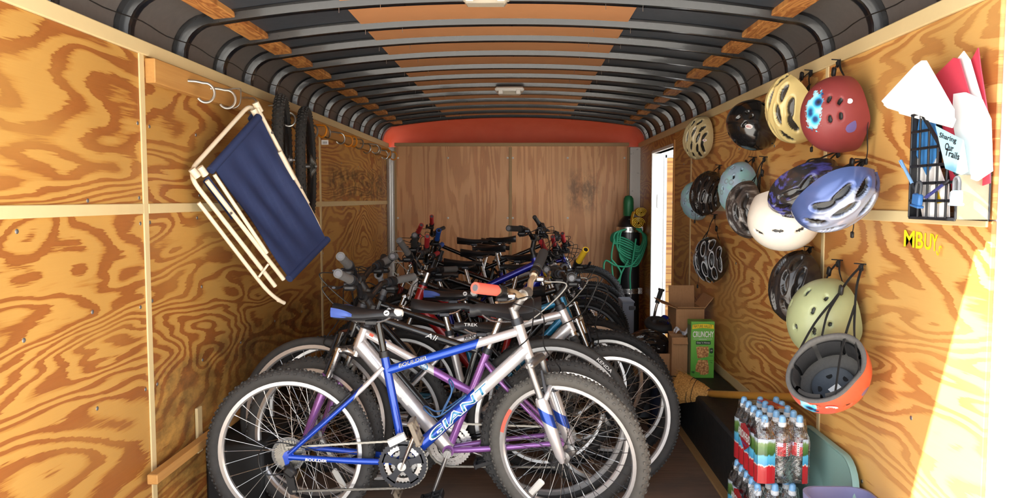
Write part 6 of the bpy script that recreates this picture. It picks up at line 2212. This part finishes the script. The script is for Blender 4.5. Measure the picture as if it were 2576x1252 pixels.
zz = k.math('MULTIPLY_ADD', k.math('SUBTRACT', n1, 0.5), 0.035, sz)
c_ = k.ramp(k.math('MULTIPLY', zz, 4.0), [(0.0, S(190, 40, 48)), (0.27, S(190, 40, 48)), (0.285, S(236, 232, 220)), (0.30, S(70, 160, 212)), (0.43, S(96, 190, 228)), (0.45, S(60, 96, 46)), (0.56, S(88, 128, 60)), (0.62, S(120, 150, 90)), (0.66, S(206, 224, 242))])
k.set(Base_Color=c_, Roughness=0.22, Alpha=k.ramp(k.math('MULTIPLY', zz, 4.0), [(0.0, 1.0), (0.64, 1.0), (0.72, 0.55), (0.8, 0.1)]), Coat_Weight=0.5)
PRINT = k.m
BD, BH = 0.0665, 0.25
bprof = [(0.001, 0.004), (0.026, 0.0), (0.0315, 0.006), (0.0325, 0.02), (0.0325, 0.05), (0.0295, 0.06), (0.0305, 0.075), (0.0292, 0.09), (0.0305, 0.10), (0.0325, 0.106), (0.0325, 0.156), (0.0315, 0.165), (0.0325, 0.172), (0.028, 0.19), (0.019, 0.207), (0.0135, 0.215), (0.0135, 0.222)]
bottle_me = MB().lathe(bprof, n=24).mesh('bottle', CLEAR)
label_me = MB().lathe([(0.0331, 0.106), (0.0331, 0.157)], n=24).mesh('label', LABR)
capw_me = MB().lathe([(0.0145, 0.212), (0.0155, 0.214), (0.0155, 0.228), (0.012, 0.231)], n=18).mesh('cap_base', CAPW)
capb_me = MB().lathe([(0.0135, 0.229), (0.0135, 0.240), (0.011, 0.252), (0.006, 0.256), (0.0005, 0.2565)], n=18).mesh('sport_cap', CAPB)
NXB, NYB = 3, 5


def water_pack(label, loc):
    t = thing('water_pack', label, 'water pack', loc, 'shrink wrapped packs of bottled water')
    for i in range(NXB):
        for j in range(NYB):
            x, y = (i - 1) * BD, (j - 2) * BD
            b = link('bottle', bottle_me, t, (x, y, 0))
            a = random.uniform(0, 6.28)
            l_ = link('label', label_me, b)
            l_.rotation_euler = (0, 0, a)
            link('cap_base', capw_me, b)
            link('sport_cap', capb_me, b)
    hx, hy = NXB * BD / 2, NYB * BD / 2

    def outline(d, s):
        """scalloped outline around the bottle group; s scales the bulge"""
        pts = []
        for side_ in range(4):
            nb = NXB if side_ in (0, 2) else NYB
            for b_ in range(nb):
                for q in range(6):
                    u = (b_ + q / 6.0) / nb
                    bul = 0.008 * math.sin(PI * q / 6.0) * s - 0.008 * s
                    if side_ == 0:
                        p = (-hx + 2 * hx * u, -hy - d - bul)
                    elif side_ == 1:
                        p = (hx + d + bul, -hy + 2 * hy * u)
                    elif side_ == 2:
                        p = (hx - 2 * hx * u, hy + d + bul)
                    else:
                        p = (-hx - d - bul, hy - 2 * hy * u)
                    pts.append((p, side_, u))
        return pts
    zs = [(-0.002, -0.012), (0.004, 0.0), (0.05, 0.0012), (0.10, 0.001), (0.16, 0.001), (0.178, -0.002), (0.20, -0.013), (0.222, -0.022), (0.243, -0.03)]
    rows = [[(p[0], p[1], z) for (p, s_, u) in outline(0.0015 + d, 1.0)] for (z, d) in zs]
    MB().grid(rows, wrap_v=True).build('film', FILM, t, fix=True, angle=80)
    zs2 = [0.002, 0.03, 0.06, 0.09, 0.12, 0.15, 0.172]
    o_ = outline(0.0035, 1.0)
    mb = MB()
    L = len(o_)

    def strip(sel):
        idx = [i for i in range(L) if sel(o_[i])]
        for a_, b_ in zip(idx[:-1], idx[1:]):
            if b_ != a_ + 1:
                continue
            for z0, z1 in zip(zs2[:-1], zs2[1:]):
                pa, pb = o_[a_][0], o_[b_][0]
                mb.add([(pa[0], pa[1], z0), (pb[0], pb[1], z0), (pb[0], pb[1], z1), (pa[0], pa[1], z1)], [(0, 1, 2, 3)])
    for sel in (lambda e: e[1] == 3 and e[2] > 0.05, lambda e: e[1] == 0 and e[2] < 0.34, lambda e: e[1] == 0 and e[2] > 0.80):
        mb = MB()
        strip(sel)
        mb.build('film_print', PRINT, t, fix=True, angle=80)
    # red shield and lettering on the long side facing the aisle
    RS = plain('film red', S(176, 26, 38), 0.25, 0.0, 0.03, coat=0.4)
    sx0 = -hx - 0.0115
    sh_ = [V((sx0, yy, zz_)) for yy, zz_ in ((0.02, 0.178), (-0.035, 0.215 - 0.02), (-0.09, 0.178), (-0.095, 0.12), (-0.035, 0.085), (0.025, 0.12))]
    MB().plate(sh_, (-0.0008, 0, 0)).build('shield_print', RS, t, False)
    text_plane('ARROWHEAD', V((sx0 - 0.0018, -0.03, 0.145)), V((0, -1, 0)), UZ, 0.034, M['white_print'], t, width=0.16, offset=0.02)
    text_plane('MOUNTAIN', V((sx0 - 0.0018, -0.035, 0.112)), V((0, -1, 0)), UZ, 0.009, G_BLUE, t, width=0.06)
    # printed corner on the top film
    tp = [V((p[0], p[1], 0.2455)) for p in ((-0.02, 0.12), (0.02, 0.15), (0.06, 0.02), (0.02, -0.02))]
    MB().plate(tp, (0, 0, 0.0006)).build('top_print', RS, t, False)
    MB().plate([V((p[0], p[1], 0.2457)) for p in ((0.03, 0.02), (0.085, 0.015), (0.085, -0.01), (0.03, -0.008))], (0, 0, 0.0006)).build('top_print', plain('film orange', S(238, 146, 60), 0.3), t, False)
    return t


pk = at(1905, 1213, 2.80)
pz = 0.0
water_pack('shrink wrapped pack of water bottles standing on the floor under another pack', (pk.x + 0.075, 2.955, 0.004))
water_pack('shrink wrapped pack of water bottles stacked on top of another pack', (pk.x + 0.1, 2.965, 0.266))

# ---- storage totes by the right wall
def tote(label, loc, L_, W_, H_, col, rotz=0.0, lid=None, name='storage_tote'):
    t = thing(name, label, 'storage tote', loc, None, rotz)
    def rr(lx, ly, rad, n=6):
        pts = []
        for (cx, cy, a0) in ((lx / 2 - rad, ly / 2 - rad, 0), (-lx / 2 + rad, ly / 2 - rad, 90), (-lx / 2 + rad, -ly / 2 + rad, 180), (lx / 2 - rad, -ly / 2 + rad, 270)):
            for i in range(n + 1):
                a = math.radians(a0 + 90 * i / n)
                pts.append((cx + rad * math.cos(a), cy + rad * math.sin(a)))
        return pts
    rows = []
    for (z, k_) in ((0.0, 0.84), (0.01, 0.87), (H_ * 0.5, 0.93), (H_ - 0.03, 0.985), (H_ - 0.03, 1.03), (H_, 1.04), (H_, 0.975), (H_ * 0.5, 0.915), (0.014, 0.855)):
        rows.append([(p[0], p[1], z) for p in rr(L_ * k_, W_ * k_, 0.06)])
    mb = MB().grid(rows, wrap_v=True)
    n = len(rows[0])
    mb.f.append(tuple(range(n)))
    mb.f.append(tuple((len(rows) - 1) * n + j for j in range(n)))
    mb.m += [0, 0]
    mb.build('body', col, t)
    return t


TEAL = NT('translucent teal tote plastic')
TEAL.set(Base_Color=S(146, 186, 180), Roughness=0.35, Alpha=0.93, Specular_IOR_Level=0.5, Subsurface_Weight=0.0)
TEAL = TEAL.m
# teal tote lid standing on edge against the wall
tl_ = thing('tote_lid', 'large teal plastic tote lid leaning on its edge behind the water packs', 'lid', (1.13, 2.86, 0.0))
outl = []
for (cy, cz, a0) in ((0.30 - 0.14, 0.42 - 0.14, 0), (-0.30 + 0.14, 0.42 - 0.14, 90), (-0.30 + 0.14, 0.14, 180), (0.30 - 0.14, 0.14, 270)):
    for i in range(9):
        a = math.radians(a0 + 90 * i / 8)
        outl.append((cy + 0.14 * math.cos(a), cz + 0.14 * math.sin(a)))
rows = []
for (x, s) in ((0.006, 1.0), (-0.012, 1.0), (-0.016, 0.985), (-0.014, 0.95), (-0.006, 0.93), (-0.005, 0.3), (-0.005, 0.01)):
    rows.append([(x + 0.05 * (z / 0.42), y * s, 0.21 + (z - 0.21) * s) for (y, z) in outl])
MB().grid(rows, wrap_v=True).build('panel', TEAL, tl_, angle=50)
MB().grid([[(0.006 + 0.05 * (z / 0.42), y * s, 0.21 + (z - 0.21) * s) for (y, z) in outl] for s in (1.0, 0.5, 0.01)], wrap_v=True).build('back_face', TEAL, tl_)
LAV = plain('lavender tote plastic', S(140, 142, 186), 0.4, 0.0, 0.04, 15)
lv_ = at(2105, 1240, 2.52)
tote('round cornered lavender tub in front of the water packs', (1.08, 2.44, 0.0), 0.22, 0.28, lv_.z, LAV, 0.0, name='storage_tub')

# ---- file holder full of papers on the right wall, near the opening
HX0, HX1, HY0, HY1 = 1.108, 1.192, 1.94, 2.17
pbl = onx(2280, 548, HX0)
hz0 = onx(2395, 552, HX0).z
HHT = onx(2290, 292, HX0).z - hz0
HLOW = onx(2392, 440, HX0).z - hz0
fh_ = thing('file_holder', 'black plastic mesh file holder screwed to the helmet wall, stuffed with papers', 'file holder', (HX0, HY0, hz0))
GRIDM = plain('black holder plastic', S(30, 31, 34), 0.4, 0.0, 0.1, 40)
DYH = HY1 - HY0


def topz(y):
    """top edge of the side panel: high at the back (far end), cut down to the front"""
    t_ = min(1.0, max(0.0, y / (DYH * 0.78)))
    return HLOW + (HHT - HLOW) * t_


for X_ in (0.0, HX1 - HX0):
    mb = MB()
    for i in range(6):
        y = DYH * i / 5
        mb.box((X_, y, topz(y) / 2), (0.005, 0.007, topz(y)), None, 0.0015)
    for i in range(7):
        z = HHT * i / 6
        yl = 0.0 if z <= HLOW else DYH * 0.78 * (z - HLOW) / (HHT - HLOW)
        if yl < DYH - 0.01:
            mb.box((X_, (yl + DYH) / 2, z), (0.005, DYH - yl, 0.008), None, 0.0015)
    mb.bar((X_, 0.0, HLOW), (X_, DYH * 0.78, HHT), 0.006, 0.011, up=(1, 0, 0), bev=0.0015)
    mb.bar((X_, DYH * 0.78, HHT), (X_, DYH, HHT), 0.006, 0.011, up=(1, 0, 0), bev=0.0015)
    mb.build('mesh_side', GRIDM, fh_, False)
MB().box(((HX1 - HX0) / 2, DYH, HHT / 2), (HX1 - HX0, 0.004, HHT), None, 0.001).build('back_panel', GRIDM, fh_, False)
MB().box(((HX1 - HX0) / 2, DYH / 2, 0.002), (HX1 - HX0, DYH, 0.004), None, 0.001).build('base', GRIDM, fh_, False)
MB().box(((HX1 - HX0) / 2, 0.0, HLOW / 2), (HX1 - HX0, 0.003, HLOW), None, 0.001).build('front_panel', plain('clear smoky front', S(176, 160, 132), 0.2, 0.0, 0.2, 20, alpha=0.7), fh_, False)

WP = plain('white paper', S(246, 245, 242), 0.7, 0.0, 0.02, 30)


def sheet(name, label, pxs, X, thick, mat, lean=0.0, cat='paper', group=None, bend=0.0):
    """paper-like plate standing parallel to the wall at distance X from the aisle axis"""
    P = [onx(px, py, X) for px, py in pxs]
    c = sum(P, V((0, 0, 0))) / len(P)
    o = MB().plate([p - c for p in P], (thick, 0, 0)).build(name, mat, None, False)
    o.location = c
    o.rotation_euler = (0, lean, 0)
    return tag(o, label, cat, group)


RF = plain('red paper folder', S(206, 62, 84), 0.6, 0.0, 0.05, 30)
sheet('paper_folder', 'red paper folder standing tallest in the file holder', [(2352, 190), (2398, 145), (2412, 148), (2442, 250), (2444, 535), (2402, 535)], 1.150, 0.003, RF, 0, 'folder')
sheet('paper_folder', 'red paper folder nearest the wall end in the file holder', [(2438, 160), (2460, 120), (2466, 170), (2486, 300), (2490, 460), (2462, 470)], 1.172, 0.003, RF, 0, 'folder')
sheet('paper_sheet', 'white printed sheet between the two red folders', [(2404, 152), (2424, 128), (2440, 150), (2472, 260), (2468, 420), (2420, 420)], 1.160, 0.002, WP)
sheet('paper_sheet', 'bundle of white forms hanging over the file holder front', [(2398, 236), (2425, 232), (2466, 250), (2488, 300), (2492, 430), (2455, 455), (2420, 440), (2395, 300)], 1.142, 0.006, WP)
fan = [[(2318, 152), (2300, 165), (2217, 254), (2224, 262), (2380, 312), (2400, 300), (2400, 275), (2352, 190), (2330, 152)],
       [(2310, 160), (2222, 264), (2232, 272), (2385, 318), (2398, 290)],
       [(2305, 172), (2258, 274), (2262, 286), (2395, 322), (2404, 300)]]
for i, f_ in enumerate(fan):
    sheet('paper_sheet', ['white sheet curling up on top of the file holder', 'white sheet second in the fan on the file holder', 'white sheet lowest in the fan on the file holder'][i], f_, 1.100 + 0.006 * i, 0.0015, WP)
# brochure with lettering
k = NT('brochure print')
co = k.coords()
sx, sy, sz = k.sep(co)
nn = k.noise(k.comb(0, k.math('MULTIPLY', sy, 18.0), 0), 1.0, 3.0)
zz = k.math('MULTIPLY_ADD', nn, 0.03, sz)
k.set(Base_Color=k.ramp(k.math('MULTIPLY_ADD', zz, 5.0, 0.5), [(0.2, S(96, 164, 116)), (0.34, S(112, 176, 196)), (0.42, S(128, 186, 214)), (0.5, S(190, 230, 242)), (1.0, S(178, 226, 242))]), Roughness=0.4)
bx = 1.100
bro = sheet('brochure', 'pale blue trail brochure with black lettering in the file holder', [(2353, 316), (2422, 352), (2434, 432), (2418, 440), (2378, 424)], bx, 0.002, k.m, 0, 'brochure')
yd = V((0, -1, 0))
for i, (s_, px, py, wpx) in enumerate((('Sharing', 2385, 348, 44), ('Our', 2389, 370, 22), ('Trails', 2396, 388, 38))):
    c_ = onx(px, py, bx)
    w_ = (onx(px + wpx / 2, py, bx) - onx(px - wpx / 2, py, bx)).length
    rt_ = (onx(px + 10, py + 3.6, bx) - c_).normalized()
    up_ = V((-1, 0, 0)).cross(rt_)
    text_plane(s_, c_ - bro.location + V((-0.0006, 0, 0)), rt_, up_ if up_.z > 0 else -up_, 0.017, M['black_print'], bro, width=w_ * 1.02, offset=0.015)
# leaflets, bags and pens inside
BLUP = plain('blue leaflet', S(62, 130, 196), 0.45, 0.0, 0.25, 30)
sheet('leaflet', 'blue leaflet tucked in the mesh file holder', [(2312, 300), (2352, 306), (2362, 380), (2330, 440), (2300, 380)], 1.122, 0.002, BLUP, 0, 'leaflet')
sheet('leaflet', 'white leaflet behind the mesh of the file holder', [(2292, 380), (2340, 350), (2380, 470), (2370, 545), (2320, 545)], 1.126, 0.002, WP, 0, 'leaflet')
wn = sheet('warning_leaflet', 'white leaflet with yellow warning triangle at the bottom of the holder', [(2330, 470), (2386, 452), (2388, 546), (2338, 546)], 1.117, 0.002, WP, 0, 'leaflet')
wc = onx(2362, 500, 1.117) - wn.location
tri = [wc + V((-0.0012, a, b)) for a, b in ((0.016, -0.014), (-0.016, -0.010), (0.002, 0.020))]
MB().plate(tri, (-0.0005, 0, 0)).build('warning_triangle', YP, wn, False)
PEN1 = plain('light blue pen plastic', S(132, 176, 222), 0.35)
PEN2 = plain('navy pen plastic', S(58, 62, 120), 0.35)


def pen(label, a, b, X, col):
    A, B = onx(a[0], a[1], X), onx(b[0], b[1], X)
    t = thing('pen', label, 'pen', A)
    d = B - A
    MB().tube([V((0, 0, 0)), d * 0.78], 0.0045, 10).build('barrel', col, t)
    MB().tube([d * 0.78, d * 0.97, d], [0.0048, 0.004, 0.001], 10).build('tip', M['dark_steel'], t)
    c_ = d.normalized()
    MB().box(d * 0.12 + V((-0.0055, 0, 0)), (0.002, 0.004, 0.03), c_.to_track_quat('Z', 'Y').to_matrix(), 0.0008).build('clip', col, t)


pen('pale blue pen stuck through the file holder mesh', (2266, 404), (2304, 480), 1.100, PEN1)
pen('navy pen lying across the file holder mesh', (2330, 496), (2388, 452), 1.100, PEN2)


def padlock(label, px, py, X, col, tilt):
    c = onx(px, py, X)
    t = thing('padlock', label, 'padlock', c, 'padlocks on the file holder')
    r_ = Matrix.Rotation(tilt, 3, 'X')
    MB().box((0, 0, 0), (0.014, 0.040, 0.034), r_, 0.004).build('body', col, t)
    MB().box(r_ @ V((0, 0, -0.018)), (0.018, 0.044, 0.007), r_, 0.002).build('bumper', col, t)
    MB().tube([r_ @ V((0, yy, zz)) for yy, zz in [(-0.012, 0.012), (-0.012, 0.036)] + [(-0.012 * math.cos(a), 0.036 + 0.014 * math.sin(a)) for a in np.linspace(0.2, PI - 0.2, 8)] + [(0.012, 0.036), (0.012, 0.016)]], 0.0042, 10).build('shackle', plain('grey shackle cover', S(70, 72, 76), 0.5), t)


padlock('blue padlock hooked on the file holder mesh', 2308, 502, 1.094, plain('blue padlock vinyl', S(54, 108, 170), 0.35, 0.0, 0.1, 40), 0.15)
padlock('pale blue padlock hooked on the file holder front', 2406, 496, 1.094, plain('pale padlock vinyl', S(170, 206, 236), 0.35, 0.0, 0.06, 40), 0.0)

# ---- yellow adhesive letters
YL = plain('yellow vinyl letters', S(242, 226, 30), 0.45, 0.0, 0.03, 30)
for ch_, px, w_ in (('M', 2288, 27), ('B', 2314, 19), ('U', 2335, 18), ('Y', 2352, 16)):
    p_ = onx(px, 600 + (px - 2288) * 0.16, XR - 0.0015)
    w3 = (onx(px + w_ / 2, 600, XR) - onx(px - w_ / 2, 600, XR)).length
    hh = (onx(px, 578, XR) - onx(px, 620, XR)).length
    vs_, fs = text_geo(ch_, 0.02, 0.0)
    wd = max(v[0] for v in vs_) - min(v[0] for v in vs_)
    o = MB().add([(0, -v[0] * w3 / wd, v[1] * hh) for v in vs_], fs)
    base = list(o.v)
    o = o.build('wall_letter', YL, None, False)
    o.location = p_ + V((-0.001, 0, 0))
    tag(o, 'yellow adhesive letter %s on the plywood under the file holder' % ch_, 'letter', 'yellow wall letters')
p_ = onx(2366, 630, XR - 0.004)
vs_, fs = text_geo('S', 0.02, 0.0)
o = MB().add([(-0.018 * (0.5 + v[0]) ** 2, -v[0] * 0.035, v[1] * 0.03) for v in vs_], fs).build('wall_letter', YL, None, False)
o.location = p_
o.rotation_euler = (0.5, 0, 0.3)
tag(o, 'yellow letter S peeling off the plywood and curling', 'letter', 'yellow wall letters')
